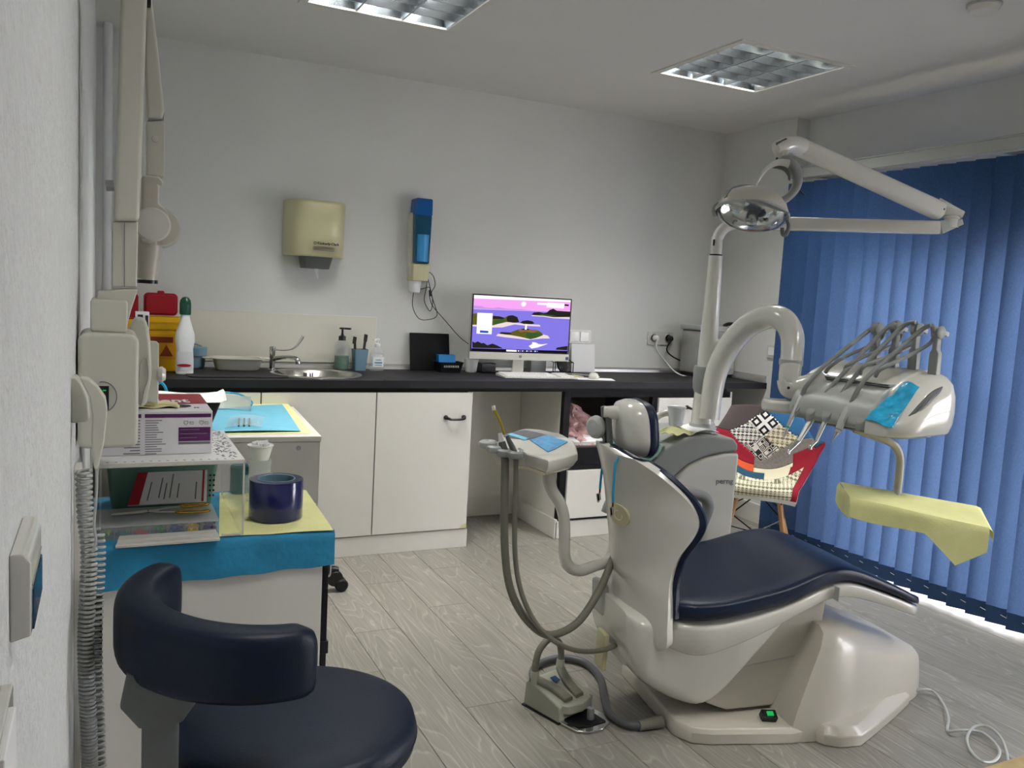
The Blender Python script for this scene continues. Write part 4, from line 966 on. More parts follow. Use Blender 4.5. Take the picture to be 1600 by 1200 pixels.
# navy film roll
rc = Vector((.366, 2.0)); rz0 = CT+.0085
tz = ony(434, 750, 2.0).z+.004
t = thing('film_roll', 'thick roll of glossy navy barrier film standing on the yellow paper', 'roll', (rc.x, rc.y, rz0))
R_ = .0625; hh = tz-rz0
obj('film', G().lathe([(.044, 0), (R_-.001, 0), (R_, .002), (R_, hh-.002), (R_-.001, hh), (.044, hh), (.044, 0)], n=72, cap=(False, False)), M['film'], t, ang=50)
obj('core', G().lathe([(.0435, .001), (.0435, hh+.001), (.0405, hh+.001), (.0405, .001), (.0435, .001)], n=72, cap=(False, False)), M['dustyblue'], t, ang=50)
# acrylic riser
RZ = .97; RX0, RX1, RY0, RY1 = -.012, .274, 1.868, 2.24
t = thing('acrylic_riser', 'clear acrylic riser shelf with a printed white top, standing on the cart', 'shelf', ((RX0+RX1)/2, 2.05, CT+.006))
obj('top', G().box((RX0, RY0, RZ-.006), (RX1, RY1, RZ)), M['acrylic'], t, world=True, bevel=.001)
for x in (RX0, RX1-.005): obj('side', G().box((x, RY0+.001, CT+.0075), (x+.004, RY1, RZ-.006)), M['acrylic'], t, world=True, bevel=.0008)
for x in (RX1-.0025,):
    obj('edge', G().box((x-.0015, RY0-.0005, CT+.0075), (x+.0022, RY0+.002, RZ-.004)), M['gloss'], t, world=True)
    obj('edge', G().box((x-.0015, RY1-.002, CT+.0075), (x+.0022, RY1+.0005, RZ-.004)), M['gloss'], t, world=True)
obj('front_edge', G().box((RX0, RY0-.0005, RZ-.007), (RX1, RY0+.001, RZ+.001)), M['gloss'], t, world=True)
obj('foot_lip', G().box((RX1-.045, RY0+.001, CT+.0075), (RX1-.005, RY0+.006, CT+.011)), M['gloss'], t, world=True)
tps = obj('printed_cover', G().box((RX0+.001, RY0+.001, RZ+.0002), (RX1-.001, RY1-.001, RZ+.0018)), M['paper'], t, world=True)
sp_g = G(); random.seed(3)
for k in range(150):
    x, y = random.uniform(.22, RX1-.008), random.uniform(RY0+.03, RY1-.01)
    a, b_ = random.uniform(.0008, .003), random.uniform(.0008, .004); sp_g.box((x-a, y-b_, RZ+.0018), (x+a, y+b_, RZ+.0022))
for k in range(16): sp_g.box((.0+k*.0165, RY0+.012, RZ+.0018), (.005+k*.0165, RY0+.015, RZ+.0022))
obj('printed_specks', sp_g, M['ink'], tps, world=True, smooth=False, kind='stuff')
# glove box
gx0, gx1, gy0, gy1, gz0, gz1 = -.022, .213, 1.945, 2.235, RZ+.0025, 1.068
t = thing('glove_box', 'white, dark red and purple printed glove box on the riser with latex gloves poking out', 'box', ((gx0+gx1)/2, (gy0+gy1)/2, gz0))
obj('carton', G().box((gx0, gy0, gz0), (gx1, gy1, gz1)), M['gpaper'], t, world=True, bevel=.0015)
obj('red_band', G().box((gx0+.001, gy0+.112, gz1), (gx1-.001, gy1-.001, gz1+.0006)), M['boxred'], t, world=True, smooth=False)
obj('red_band', G().box((gx1, gy0+.1, gz0+.03), (gx1+.0006, gy1-.001, gz1)), M['inkd'], t, world=True, smooth=False)
obj('opening', G().prism([(.1+.075*math.cos(a*PI/10), gy0+.075+.035*math.sin(a*PI/10)) for a in range(20)], gz1+.0006, gz1+.0012), M['inkd'], t, world=True, smooth=False)
fyx = gy0-.0006
bars = G(); bars.box((.075, fyx, gz1-.014), (gx1-.003, gy0, gz1-.006)).box((gx0+.003, fyx, gz1-.014), (.068, gy0, gz1-.006)).box((.143, fyx, gz1-.067), (gx1-.004, gy0, gz1-.036))
obj('purple_print', bars, M['purple'], t, world=True, smooth=False)
obj('grey_print', G().box((.143, fyx, gz1-.074), (gx1-.004, gy0, gz1-.0685)), M['ink'], t, world=True, smooth=False)
tl_ = G()
for k in range(15): tl_.box((.076, fyx, gz1-.021-k*.0052), (.076+random.uniform(.022, .05), gy0, gz1-.0192-k*.0052))
for k in range(12): tl_.box((.058-random.uniform(.005, .03), fyx, gz1-.021-k*.0065), (.066, gy0, gz1-.0188-k*.0065))
for k in range(3): tl_.box((.146, fyx-.0004, gz1-.042-k*.009), (.17+random.uniform(.0, .035), gy0, gz1-.0405-k*.009))
obj('small_print', tl_, M['ink'], t, world=True, smooth=False, kind='stuff')
ic = G()
for k, x in enumerate((.158, .17, .19, .201)):
    c0 = Vector((x, fyx, gz1-.026))
    if k % 2 == 0: ic.tube([c0+Vector(q) for q in ((-.004, 0, .004), (.004, 0, .004), (.004, 0, -.001), (0, 0, -.005), (-.004, 0, -.001), (-.004, 0, .004))], .0004, n=4)
    else: ic.tube([c0+Vector(q) for q in ((-.004, 0, .002), (.003, 0, .002), (.004, 0, -.003), (-.004, 0, -.003), (-.004, 0, .002))], .0004, n=4)
obj('icons', ic, M['inkd'], t, world=True)
text('Postdent', .085, (.004, gy0+.125, gz1+.0018), X, Y, M['paper'], t, bold=True, sx=.56)
text('M', .012, (.178, gy0+.045, gz1+.0002), X, Y, M['inkd'], t, bold=True, sx=1.2)
def glove(u, v):
    x = .02+.125*v; a = (u-.5)*2
    return (x, gy0+.06+.028*a*(1-.3*v)+.004*math.sin(9*v), gz1+.003+.006*(1-a*a)*(.5+.5*math.sin(2.5+5*v))+.0015*math.sin(14*v+4*a))
g1 = single('latex_gloves', G().grid(glove, 12, 24, .0015).tube([(.075, gy0+.055, gz1+.006), (.095, gy0+.05, gz1+.010), (.115, gy0+.052, gz1+.010), (.135, gy0+.045, gz1+.008), (.145, gy0+.035, gz1+.005)], [.004, .006, .006, .005, .004], n=10, smooth=5).tube([(.08, gy0+.07, gz1+.005), (.105, gy0+.066, gz1+.008), (.13, gy0+.062, gz1+.006)], [.004, .005, .004], n=10, smooth=5), M['latex'], 'crumpled cream latex gloves poking out of the box top', 'gloves')
# dark tub with pouches behind the glove box
t = thing('dark_tub', 'dark tub on the drawer unit behind the glove box, a sterile pouch laid across it', 'tub', (.25, 3.36, .7832))
obj('tub', G().loft([[Vector((x, y, .7835)) for x, y in rrect(.06, 3.27, .345, 3.43, .01)], [Vector((x, y, .90)) for x, y in rrect(.03, 3.25, .385, 3.46, .01)]]), M['blackp'], t, world=True, bevel=.002)
single('sterile_pouch', G().grid(lambda u, v: (.085+.32*u, 3.25+.2*v, .9035+.07*(.35+.08*math.sin(7*u))*(1-(2*v-1)**2)+.008*(u > .95)), 16, 8, .001), M['paper'], 'white sterile paper pouch lying across the dark tub', 'pouch')
single('lens_dome', G().lathe([(.036, 0), (.036, .02), (.03, .03), (.001, .033)], (.125, 2.52, 1.045), 28).tube([(.125, 2.52, 1.0), (.125, 2.52, 1.046)], .02, n=14), M['frost'], 'clear round lid just behind the sterile pouch', 'lid') if False else None
# ---- under the riser
t = thing('green_basket', 'sage green perforated basket of packs under the riser', 'basket', (.12, 2.2, CT+.004))
bz0, bz1 = CT+.004, .905
obj('basket', G().loft([[Vector((x, y, z)) for x, y in rrect(a, b, c, d, .012)] for a, b, c, d, z in ((.012, 2.14, .235, 2.26, bz0), (.002, 2.125, .248, 2.275, bz1), (-.002, 2.12, .253, 2.28, bz1+.004), (.007, 2.13, .243, 2.27, bz1), (.018, 2.145, .229, 2.255, bz0+.004))]), M['green'], t, world=True)
hl = G()
for i in range(3):
    for j in range(5): hl.lathe([(.0028, 0), (.0028, -.0016)], (.222+i*.0085, 2.1375-.0017*j-.001, bz0+.03+j*.013), 8, 'y')
obj('perforations', hl, M['inkd'], t, world=True)
single('booklet_carton', G().box((.03, 2.16, .83), (.2, 2.23, .945)), M['greyl'], 'grey printed carton standing in the sage green basket', 'carton', bevel=.002)
# booklet leaning
t = thing('product_booklet', 'white booklet with a dark red left edge leaning on the green basket', 'booklet', (.13, 2.1, .84))
p0, p1, p2, p3 = Vector((.045, 2.055, .835)), Vector((.215, 2.055, .835)), Vector((.222, 2.112, .898)), Vector((.068, 2.112, .898))
def bl(u, v): 
    q = p0.lerp(p1, u).lerp(p3.lerp(p2, u), v); return q
obj('cover', G().grid(lambda u, v: bl(u, v), 4, 2, .004), M['gpaper'], t, world=True)
def overlay(name, u0, u1, v0, v1, m_, n=1):
    g = G(); dn = (p1-p0).cross(p3-p0).normalized()*.0008
    g.add([bl(u0, v0)+dn, bl(u1, v0)+dn, bl(u1, v1)+dn, bl(u0, v1)+dn], [(0, 1, 2, 3)]); return g
obj('red_edge', overlay('', 0, .14, 0, 1, 0), M['boxred'], t, world=True, smooth=False)
obj('red_line', overlay('', .93, .96, 0, 1, 0), M['boxred'], t, world=True, smooth=False)
g = G(); dn = (p1-p0).cross(p3-p0).normalized()*.0008
for u0 in (.22, .36, .43, .5, .6, .84):
    v0 = random.uniform(.08, .2); v1 = random.uniform(.6, .92); g.add([bl(u0, v0)+dn, bl(u0+.018, v0)+dn, bl(u0+.018, v1)+dn, bl(u0, v1)+dn], [(0, 1, 2, 3)])
obj('print_lines', g, M['ink'], t, world=True, smooth=False, kind='stuff')
# compartment box
OX0, OX1, OY0, OY1, OZ = -.018, .226, 1.90, 2.05, CT+.0065
t = thing('compartment_box', 'clear plastic compartment box holding coloured wedges, under the riser', 'box', ((OX0+OX1)/2, 1.97, OZ))
bx = G()
bx.box((OX0, OY0, OZ), (OX1, OY1, OZ+.0015)).box((OX0, OY0, OZ+.0015), (OX1, OY0+.0015, OZ+.026)).box((OX0, OY1-.0015, OZ+.0015), (OX1, OY1, OZ+.026)).box((OX0, OY0+.0015, OZ+.0015), (OX0+.0015, OY1-.0015, OZ+.026)).box((OX1-.0015, OY0+.0015, OZ+.0015), (OX1, OY1-.0015, OZ+.026))
obj('tray', bx, M['acrylic'], t, world=True, smooth=False)
cwid = (OX1-OX0)/7
for i in range(1, 7): obj('divider', G().box((OX0+i*cwid-.0006, OY0+.002, OZ+.0015), (OX0+i*cwid+.0006, OY1-.002, OZ+.025)), M['frost'], t, world=True, smooth=False)
obj('divider', G().box((OX0+.002, OY0+.05, OZ+.0015), (OX1-.002, OY0+.0512, OZ+.025)), M['frost'], t, world=True, smooth=False)
obj('lid', G().box((OX0-.001, OY0-.001, OZ+.0262), (OX1+.001, OY1+.001, OZ+.0285)), M['frost'], t, world=True, bevel=.001)
cols = ['8fb56b', '2d7f8a', 'd8485f', '159a52', '203f9c', 'e6b413', '3d1e6a']
nm = ['pale green', 'teal', 'pink', 'green', 'royal blue', 'yellow', 'dark violet']
for i in range(7):
    m_ = mat('wedge_'+nm[i].replace(' ', '_'), cols[i], .5)
    g = G(); n_ = 7 if i < 3 else 14
    for k in range(n_):
        c = Vector((OX0+(i+.5)*cwid+random.uniform(-.008, .008), OY0+.005+random.uniform(0, .03), OZ+.005+random.uniform(0, .016 if i > 2 else .007)))
        a = random.uniform(0, PI); g.obox(c, (.007*math.cos(a), .007*math.sin(a), .0), (-.0016*math.sin(a), .0016*math.cos(a), 0), (0, 0, .0028))
    o = obj('wedges', g, m_, t, world=True, smooth=False, kind='stuff', label=nm[i]+' plastic wedges in one compartment')
# gold handled scissors lying on the lid
sz = OZ+.0305
t = thing('gold_handled_scissors', 'steel surgical scissors with gold plated finger rings on the compartment box', 'scissors', (.1, 1.97, sz))
def loopr(cx, cyy, a, b, rot, r, m_, nm_):
    pts = []
    for k in range(21):
        th = 2*PI*k/20; x, y = a*math.cos(th), b*math.sin(th); pts.append((cx+x*math.cos(rot)-y*math.sin(rot), cyy+x*math.sin(rot)+y*math.cos(rot), sz+r))
    obj(nm_, G().tube(pts, r, n=8), m_, t, world=True)
loopr(.185, 2.028, .032, .010, .02, .0022, M['gold'], 'finger_ring'); loopr(.178, 1.975, .036, .013, -.05, .0022, M['gold'], 'finger_ring')
obj('shank', G().tube([(.155, 2.024, sz+.002), (.12, 2.012, sz+.002), (.085, 1.996, sz+.002), (.03, 1.985, sz+.0015), (.01, 1.988, sz+.0012)], [.002, .002, .003, .0018, .0006], n=8, smooth=4), M['steel'], t, world=True)
obj('shank', G().tube([(.145, 1.978, sz+.002), (.11, 1.985, sz+.002), (.085, 1.994, sz+.0035), (.04, 1.992, sz+.002), (.012, 1.994, sz+.0015)], [.002, .002, .003, .0018, .0006], n=8, smooth=4), M['steel'], t, world=True)
obj('pivot', G().lathe([(.004, 0), (.004, .007), (.001, .008)], (.086, 1.995, sz), 12), M['chrome'], t, world=True)
# stacked tray lids
for k, (xa, xb, ya, z) in enumerate(((.018, .222, 1.842, CT+.0055), )):
    t = thing('tray_lid', 'white stepped plastic tray lid lying at the front edge of the cart', 'tray lid', ((xa+xb)/2, ya+.02, z))
    obj('rim', G().prism([(xa, ya), (xb, ya), (xb, ya+.050), (xa+.006, ya+.050)], z, z+.006), M['gloss'], t, world=True, bevel=.001)
    obj('raised_top', G().prism([(xa+.004, ya+.014), (xb-.004, ya+.014), (xb-.004, ya+.046), (xa+.008, ya+.046)], z+.006, z+.013), M['gloss'], t, world=True, bevel=.001)
# cotton cup etc beside the riser
cc = ony(407, 700, 2.235)
t = thing('cotton_cup', 'white cup of cotton pellets on a clear tumbler beside the riser', 'cup', (cc.x, 2.235, CT+.004))
obj('tumbler', G().lathe([(.024, 0), (.026, .002), (.030, cc.z-CT-.034), (.028, cc.z-CT-.034), (.024, .004)], n=28, cap=(True, False)), M['clear'], t)
obj('cup', G().lathe([(.022, cc.z-CT-.034), (.031, cc.z-CT), (.0335, cc.z-CT+.002), (.0335, cc.z-CT+.005), (.03, cc.z-CT+.002), (.001, cc.z-CT-.006)], n=28), M['paper'], t)
g = G()
for k in range(7):
    a = k*.9; g.tube([(.014*math.cos(a)-.008, .014*math.sin(a), cc.z-CT+.003+k*.0015), (.014*math.cos(a)+.008, .014*math.sin(a)+.004, cc.z-CT+.006+k*.0015)], .0045, n=8)
obj('cotton_rolls', g, M['paper'], t, kind='stuff')
cc2 = onz(380, 768, CT+.004)
t = thing('clear_cup_stack', 'stack of small clear cups between the riser and the film roll', 'cups', (.335, 2.16, CT+.009))
for k in range(4): obj('cup', G().lathe([(.014, k*.011), (.019, .028+k*.011), (.0205, .03+k*.011), (.018, .028+k*.011)], n=24, cap=(True, False)), M['clear'], t)
single('teal_jar', G().lathe([(.022, 0), (.024, .003), (.024, .07), (.02, .075), (.001, .075)], (.318, 2.262, CT+.007), 24), M['teal'], 'dark teal jar behind the clear tumbler on the cart', 'jar')
# blue loop tubing behind holder
single('blue_tubing', G().tube([Vector((ony(x, 600, 3.86).x, 3.86, z)) for x, z in ((236, .79), (238, .84), (243, .885), (250, .905), (257, .89), (262, .85), (264, .79))], .006, n=8, smooth=5), M['cord_blue'], 'bright blue tubing looped on the drawer unit behind the glove box', 'tubing')

# ================================================================== WHITE DRAWER UNIT BEHIND THE CART
DR = math.radians(-3.5)
t = thing('drawer_unit', 'plain white low drawer unit with paper covered top behind the cart', 'drawer unit', (.745, 3.17, 0), DR)
dw, dd, dh = .72, .79, .782
obj('carcass', G().box((-dw+.004, .02, .06), (-.002, dd, dh-.02)), M['white'], t, bevel=.001)
obj('top', G().box((-dw, -.004, dh-.02), (0, dd+.003, dh)), M['white'], t, bevel=.0015)
for z0, z1 in ((.07, .29), (.295, .515), (.52, .76)):
    obj('drawer', G().box((-dw+.006, 0, z0), (-.004, .02, z1)), M['white'], t, bevel=.0015)
obj('cover_cap', G().lathe([(.009, 0), (.008, -.003), (.001, -.0035)], (-.085, .0, dh-.045), 16, 'y'), M['greyl'], t)
for k, (x, y) in enumerate(((-.05, .05), (-.05, dd-.08), (-dw+.06, .05), (-dw+.06, dd-.08))):
    obj('foot', G().lathe([(.025, 0), (.025, .055), (.03, .06)], (x, y, 0), 16), M['rubber'], t)
def caster_at(px_, py_):
    p = onz(px_, py_, 0); return p
cp_ = onz(529, 921, 0)
t = thing('caster_base', 'black twin wheel caster arm of a rolling base peeking out beside the cart', 'caster base', (cp_.x-.1, cp_.y-.01, 0))
obj('arm', G().tube([(-.10, -.02, .07), (-.03, -.005, .085), (.05, 0, .095), (.09, 0, .09)], [.02, .022, .024, .02], n=12, smooth=4), M['blackp'], t)
obj('fender', G().lathe([(.03, -.024), (.036, -.018), (.036, .018), (.03, .024)], (.075, 0, .062), 24, 'y'), M['blackp'], t)
obj('caster_wheel', G().lathe([(.022, -.014), (.029, -.008), (.029, .008), (.022, .014)], (.105, -.018, .0295), 24, 'y'), M['rubber'], t)
obj('caster_wheel', G().lathe([(.022, -.014), (.029, -.008), (.029, .008), (.022, .014)], (.105, .018, .0295), 24, 'y'), M['rubber'], t)
obj('caster_wheel', G().lathe([(.022, -.014), (.029, -.008), (.029, .008), (.022, .014)], (-.12, -.02, .0295), 24, 'y'), M['rubber'], t)
# papers and packs on top
DI = Matrix.Translation(Vector((.745, 3.17, 0))) @ Matrix.Rotation(DR, 4, 'Z')
zt = dh+.0008
def sheet_px(name, label, m_, pts, z, th=.001, cat='paper', wob=0.):
    P = [onz(x, y, z) for x, y in pts]
    def f(u, v):
        q = P[0].lerp(P[1], u).lerp(P[3].lerp(P[2], u), v); return (q.x, q.y, z+th+wob*abs(math.sin(3*u+2*v)))
    return single(name, G().grid(f, 8, 8, th), m_, label, cat)
sheet_px('yellow_paper_liner', 'pale yellow paper liner on the white drawer unit', M['yellow'], [(300, 679), (487, 677), (450, 631), (310, 633)], zt, .001)
sheet_px('blue_paper_drape', 'light blue creased paper drape on the white drawer unit', M['padl'], [(300, 677), (470, 674), (441, 634), (315, 638)], zt+.0035, .001, 'drape', .006)
pc = onz(383, 661, zt+.012)
t = thing('instrument_pouch', 'clear pouch with dark instruments lying on the light blue drape', 'pouch', (pc.x, pc.y, zt+.012))
obj('film', G().grid(lambda u, v: (-.07+.14*u+.05*(v-.5), -.13+.26*v, .003+.012*(1-(2*u-1)**2)), 8, 6, .001), M['clear'], t)
for k in range(3): obj('instrument', G().tube([(-.035+k*.02, -.08, .003), (-.01+k*.02, .09, .004)], .0035, n=8), M['greyd'], t)
pc = onz(358, 640, zt+.012)
t = thing('safety_goggles', 'clear blue tinted goggles on the drape beside the glove box', 'goggles', (pc.x, pc.y, zt+.012))
obj('lens', G().grid(lambda u, v: (-.09+.18*u, .05*math.sin(PI*u)-.02+.02*v, .002+.055*v), 14, 4, .002), M['frost'], t)
obj('strap', G().tube([(-.09, -.02, .02), (-.12, .04, .035), (-.05, .11, .06), (.05, .11, .055), (.1, .04, .03), (.09, -.02, .02)], .004, n=8, smooth=5), M['bluefilm'], t)

# ================================================================== FRONT STOOL
t = thing('saddle_stool', 'dentist stool with round navy seat and curved navy backrest in the foreground', 'stool', (.325, 1.505, 0))
SZ = .562
obj('seat', G().lathe([(.17, SZ-.075), (.205, SZ-.072), (.221, SZ-.055), (.224, SZ-.03), (.218, SZ-.01), (.2, SZ-.002), (.15, SZ+.001), (.001, SZ+.002)], n=72), M['navy2'], t, ang=70)
obj('seat_piping', G().lathe([(.2235, SZ-.04), (.2255, SZ-.038), (.2235, SZ-.036)], n=72, cap=(False, False)), M['navy2'], t)
obj('underplate', G().lathe([(.10, SZ-.1), (.12, SZ-.09), (.16, SZ-.075)], n=32), M['pole'], t)
bc = Vector((.228-.325, 1.50-1.505, 0)); br = .170
rings = []; NB = 44
for i in range(NB+1):
    f = i/NB; a = math.radians(130+170*f); k = 1.
    ef = min(f, 1-f)*NB
    if ef < 3: k = (1-(1-ef/3)**2*.6)**.5 if ef > 0 else .5
    zc = .776-.04*f*f; rr = br+(.012*math.sin(PI*f)); hz = .060; tk = .030+.008*math.sin(PI*f)
    c = bc+Vector((rr*math.cos(a), rr*math.sin(a), zc)); er = Vector((math.cos(a), math.sin(a), 0))
    rings.append([c+er*p*k+Z*q*(k**.6) for p, q in super_ring(0, 0, tk, hz, 4.2, 28)])
obj('backrest', G().loft(rings), M['navy2'], t, ang=70)
pc_ = Vector((.082-.325, 1.405-1.505, 0))
obj('backrest_bracket', G().loft([[pc_+Vector((x, y, z)) for x, y in super_ring(0, 0, a, b, 4)] for a, b, z in ((.035, .022, .64), (.06, .024, .675), (.05, .02, .73))]), M['pole'], t)
obj('backrest_post', G().loft([[pc_+Vector((x+o_, y+o_*.5, z)) for x, y in rrect(-.028, -.016, .028, .016, .01)] for z, o_ in ((.68, 0), (.5, .0), (.44, .01), (.42, .05))]), M['pole'], t, bevel=.003)
obj('support_bar', G().obox((pc_.x/2, pc_.y/2, .43), (-pc_.x/2, -pc_.y/2, 0), (.012, -.03, 0), (0, 0, .014)), M['pole'], t, bevel=.003)
obj('gas_column', G().lathe([(.03, .12), (.03, .3), (.018, .302), (.018, SZ-.09)], n=24), M['chrome'], t)
for k in range(5):
    a = math.radians(18+72*k); d = Vector((math.cos(a), math.sin(a), 0))
    obj('base_arm', G().tube([d*.02+Z*.12, d*.12+Z*.105, d*.22+Z*.075], [.026, .02, .016], n=10), M['blackp'], t)
    obj('caster', G().lathe([(.022, -.02), (.028, -.014), (.028, .014), (.022, .02)], d*.225+Z*.0285, 20, 'y'), M['rubber'], t)

# ================================================================== DENTAL CHAIR  (local frame: x along the chair, y away from the camera)
CO = Vector((1.55, 2.21, 0)); CR = math.radians(-10)
LM = Matrix.Translation(CO) @ Matrix.Rotation(CR, 4, 'Z')
def LW(s_, t_, z_): return LM @ Vector((s_, t_, z_))
def interp(tab, x):
    if x <= tab[0][0]: return tab[0][1]
    for (a, b), (c, d) in zip(tab, tab[1:]):
        if x <= c:
            k = (x-a)/(c-a); return b+(d-b)*k
    return tab[-1][1]
def sinterp(tab, x):
    n_ = len(tab)
    if x <= tab[0][0]: return tab[0][1]
    if x >= tab[-1][0]: return tab[-1][1]
    for i in range(n_-1):
        if x <= tab[i+1][0]:
            a, b = tab[i], tab[i+1]; p = tab[max(i-1, 0)]; q = tab[min(i+2, n_-1)]; h = b[0]-a[0]; k = (x-a[0])/h
            ma = (b[1]-p[1])/(b[0]-p[0])*h; mb = (q[1]-a[1])/(q[0]-a[0])*h
            return (2*k**3-3*k*k+1)*a[1]+(k**3-2*k*k+k)*ma+(-2*k**3+3*k*k)*b[1]+(k**3-k*k)*mb
t = thing('dental_chair', 'white dental treatment chair with navy upholstery in the middle of the room', 'dental chair', CO, CR)
chair = t
ZB = [(0, .40), (.2, .407), (.4, .44), (.56, .487), (.66, .495), (.8, .455), (.985, .385)]
WT = [(.02, .20), (.05, .238), (.09, .262), (.13, .272), (.2, .275), (.45, .262), (.65, .235), (.85, .215), (.96, .205), (1.0, .18)]
TH = [(0, .074), (.3, .075), (.6, .066), (.985, .04)]
rings = []; ss = [.02+.0245*i for i in range(41)]
for i, s_ in enumerate(ss):
    e_ = min(i, 40-i); k = [.6, .85, .96, 1][min(e_, 3)]
    zb = sinterp(ZB, s_); h = interp(TH, s_)/2*k; w = sinterp(WT, s_)-(1-k)*.04
    rings.append([Vector((s_, a, b+ (-.010*(1-(a/w)**2) if b > zb+h else 0))) for a, b in super_ring(0, zb+interp(TH, s_)/2, w, h, 4.2, 40)])
obj('seat_cushion', G().loft(rings), M['navy'], t, ang=80)
pip = G()
ZS = [(-.03, .335), (.02, .315), (.13, .283), (.25, .31), (.36, .355), (.48, .41), (.62, .445), (.75, .425), (.985, .348)]
rings = []
for i in range(41):
    s_ = .0+.0248*i; e_ = min(i, 40-i); k = [.9, .97, 1][min(e_, 2)]
    a1 = sinterp(ZB, s_)+.004; b1 = sinterp(ZS, s_); w = (sinterp(WT, s_)+.002)*k
    rings.append([Vector((s_, a*(1-.10*max(0, (a1-b)/.12)), b)) for a, b in super_ring(0, (a1+b1)/2, w, (a1-b1)/2, 7, 36)])
obj('seat_shell', G().loft(rings), M['gloss'], t, ang=60)
jr = sinterp(ZB, .6); 
obj('legrest_joint', G().box((.598, -.262, .452), (.6005, .262, jr+.002)), M['greyl'], t)
ZL = [(-.07, .29), (-.03, .2), (.05, .135), (.14, .09), (.2, .075), (.25, .098), (.31, .17), (.38, .26), (.45, .34)]
rings = []
for i in range(27):
    s_ = -.07+.02*i; b1 = sinterp(ZL, s_); a1 = .40; w = .205*(1-.10*(s_ > .3)*(s_-.3)/.15)*([.75, .92, 1][min(i, 2)])
    rings.append([Vector((s_, a*(1-.22*max(0, (a1-.1-b)/.3)), b)) for a, b in super_ring(0, (a1+b1)/2, w, (a1-b1)/2, 6, 36)])
obj('seat_body', G().loft(rings), M['gloss'], t, ang=60)
obj('lift_arm', G().prism([(.22, .09), (.30, .058), (.47, .06), (.56, .2), (.63, .30), (.64, .42), (.35, .39)], -.155, .155, 'y'), M['gloss2'], t, bevel=.012, seg=3)
obj('lift_arm_seam', G().prism([(.31, .2), (.55, .23), (.55, .234), (.31, .204)], -.1565, -.154, 'y'), M['greyl'], t)
bp = [(.105, -.17), (.14, -.225), (.2, -.245), (.46, -.285), (.80, -.24), (1.10, -.05), (1.16, .15), (1.08, .30), (.2, .32), (.11, .26)]
obj('base_plate', G().loft([[Vector((x, y, 0)) for x, y in bp], [Vector((x, y, .035)) for x, y in bp], [Vector((.55+(x-.55)*.985, y*.96, .05)) for x, y in bp]]), M['gloss2'], t, bevel=.006)
cv = [(.45, .42, .345, -.275, .22), (.56, .24, .34, -.285, .22), (.70, .12, .318, -.255, .22), (.85, .06, .275, -.19, .21), (1.0, .02, .225, -.13, .19), (1.10, 0, .18, -.085, .17), (1.16, -.05, .14, -.04, .12)]
def covring(s0, k, zt_, tn, tf):
    pts = []
    for (f, zf) in ((0, 0), (.01, .3), (.03, .6), (.06, .85), (.10, .96), (.17, 1.0)):
        pts.append((tn+f*(tf-tn)*1.0, zf*zt_))
    for (f, zf) in ((.17, 1.0), (.10, .96), (.06, .85), (.03, .6), (.01, .3), (0, 0)):
        pts.append((tf-f*(tf-tn), zf*zt_))
    return [Vector((s0+k*z-(.35*k*z*(1-z/.37)), y, z+.002)) for y, z in pts]
cvs = []
for i in range(25):
    f = i/24*(len(cv)-1); a = min(int(f), len(cv)-2); kk = f-a
    cvs.append(covring(*[sinterp([(j, cv[j][c]) for j in range(len(cv))], f) for c in range(5)]))
obj('base_cover', G().loft(cvs), M['gloss2'], t, ang=50)
obj('base_flange', G().loft([[Vector((x, y, z)) for x, y in q] for q, z in (([(.53, -.25), (.56, -.31), (.60, -.335), (.68, -.335), (.78, -.28), (.92, -.2), (1.05, -.12), (.9, -.05), (.6, -.1)], 0.0), ([(.53, -.25), (.56, -.31), (.60, -.335), (.68, -.335), (.78, -.28), (.92, -.2), (1.05, -.12), (.9, -.05), (.6, -.1)], .035), ([(.54, -.24), (.57, -.29), (.61, -.31), (.68, -.31), (.77, -.25), (.9, -.17), (1.02, -.10), (.9, -.05), (.6, -.1)], .06))]), M['gloss2'], t, bevel=.006)
swt = obj('power_switch', G().obox((.415, -.215, .062), (.022, -.006, 0), (.004, .016, .006), (0, -.006, .012)), M['blackp'], t, bevel=.002)
obj('green_indicator', G().obox((.415, -.222, .071), (.010, -.002, 0), (.002, .007, .003), (0, -.002, .006)), M['ledg'], swt)
# backrest
BZ = [(0, .325), (1, .905)]
def btab(z): return z
WB = [(.30, .20), (.33, .256), (.40, .255), (.475, .245), (.54, .228), (.60, .236), (.66, .262), (.715, .275), (.77, .258), (.82, .228), (.86, .205), (.885, .165), (.897, .13), (.905, .06)]
SPN = [(.30, -.03), (.5, -.055), (.67, -.085), (.8, -.11), (.905, -.135)]
WNG = [(.30, .04), (.42, .055), (.5, .07), (.6, .11), (.7, .165), (.77, .16), (.84, .10), (.905, .02)]
def back(u, z, offs=0., ws=1.):
    w = sinterp(WB, z)*ws; a = abs(u)
    s_ = sinterp(SPN, z)+sinterp(WNG, z)*(a**1.9)+offs
    return Vector((s_, u*w, z))
g = G().grid(lambda u, v: back(2*u-1, .30+.605*v), 36, 40, -.024)
obj('backrest_shell', g, M['gloss'], t, bevel=.008, seg=3, ang=60)
g = G().grid(lambda u, v: back(2*u-1, .42+.483*v, .0255, 1.0), 36, 40, -.017)
obj('backrest_cushion', g, M['navy'], t, bevel=.008, seg=2, ang=60)
def bnorm(u, z):
    a = back(u+.01, z)-back(u-.01, z); b = back(u, z+.005)-back(u, z-.005); n_ = a.cross(b).normalized()
    return n_ if n_.x < 0 else -n_
eu, ez = -.2, .69
c = back(eu, ez); n_ = bnorm(eu, ez); ax = Vector((0, 1, 0)).cross(n_).normalized(); ay = n_.cross(ax)
g = G(); ringo = []
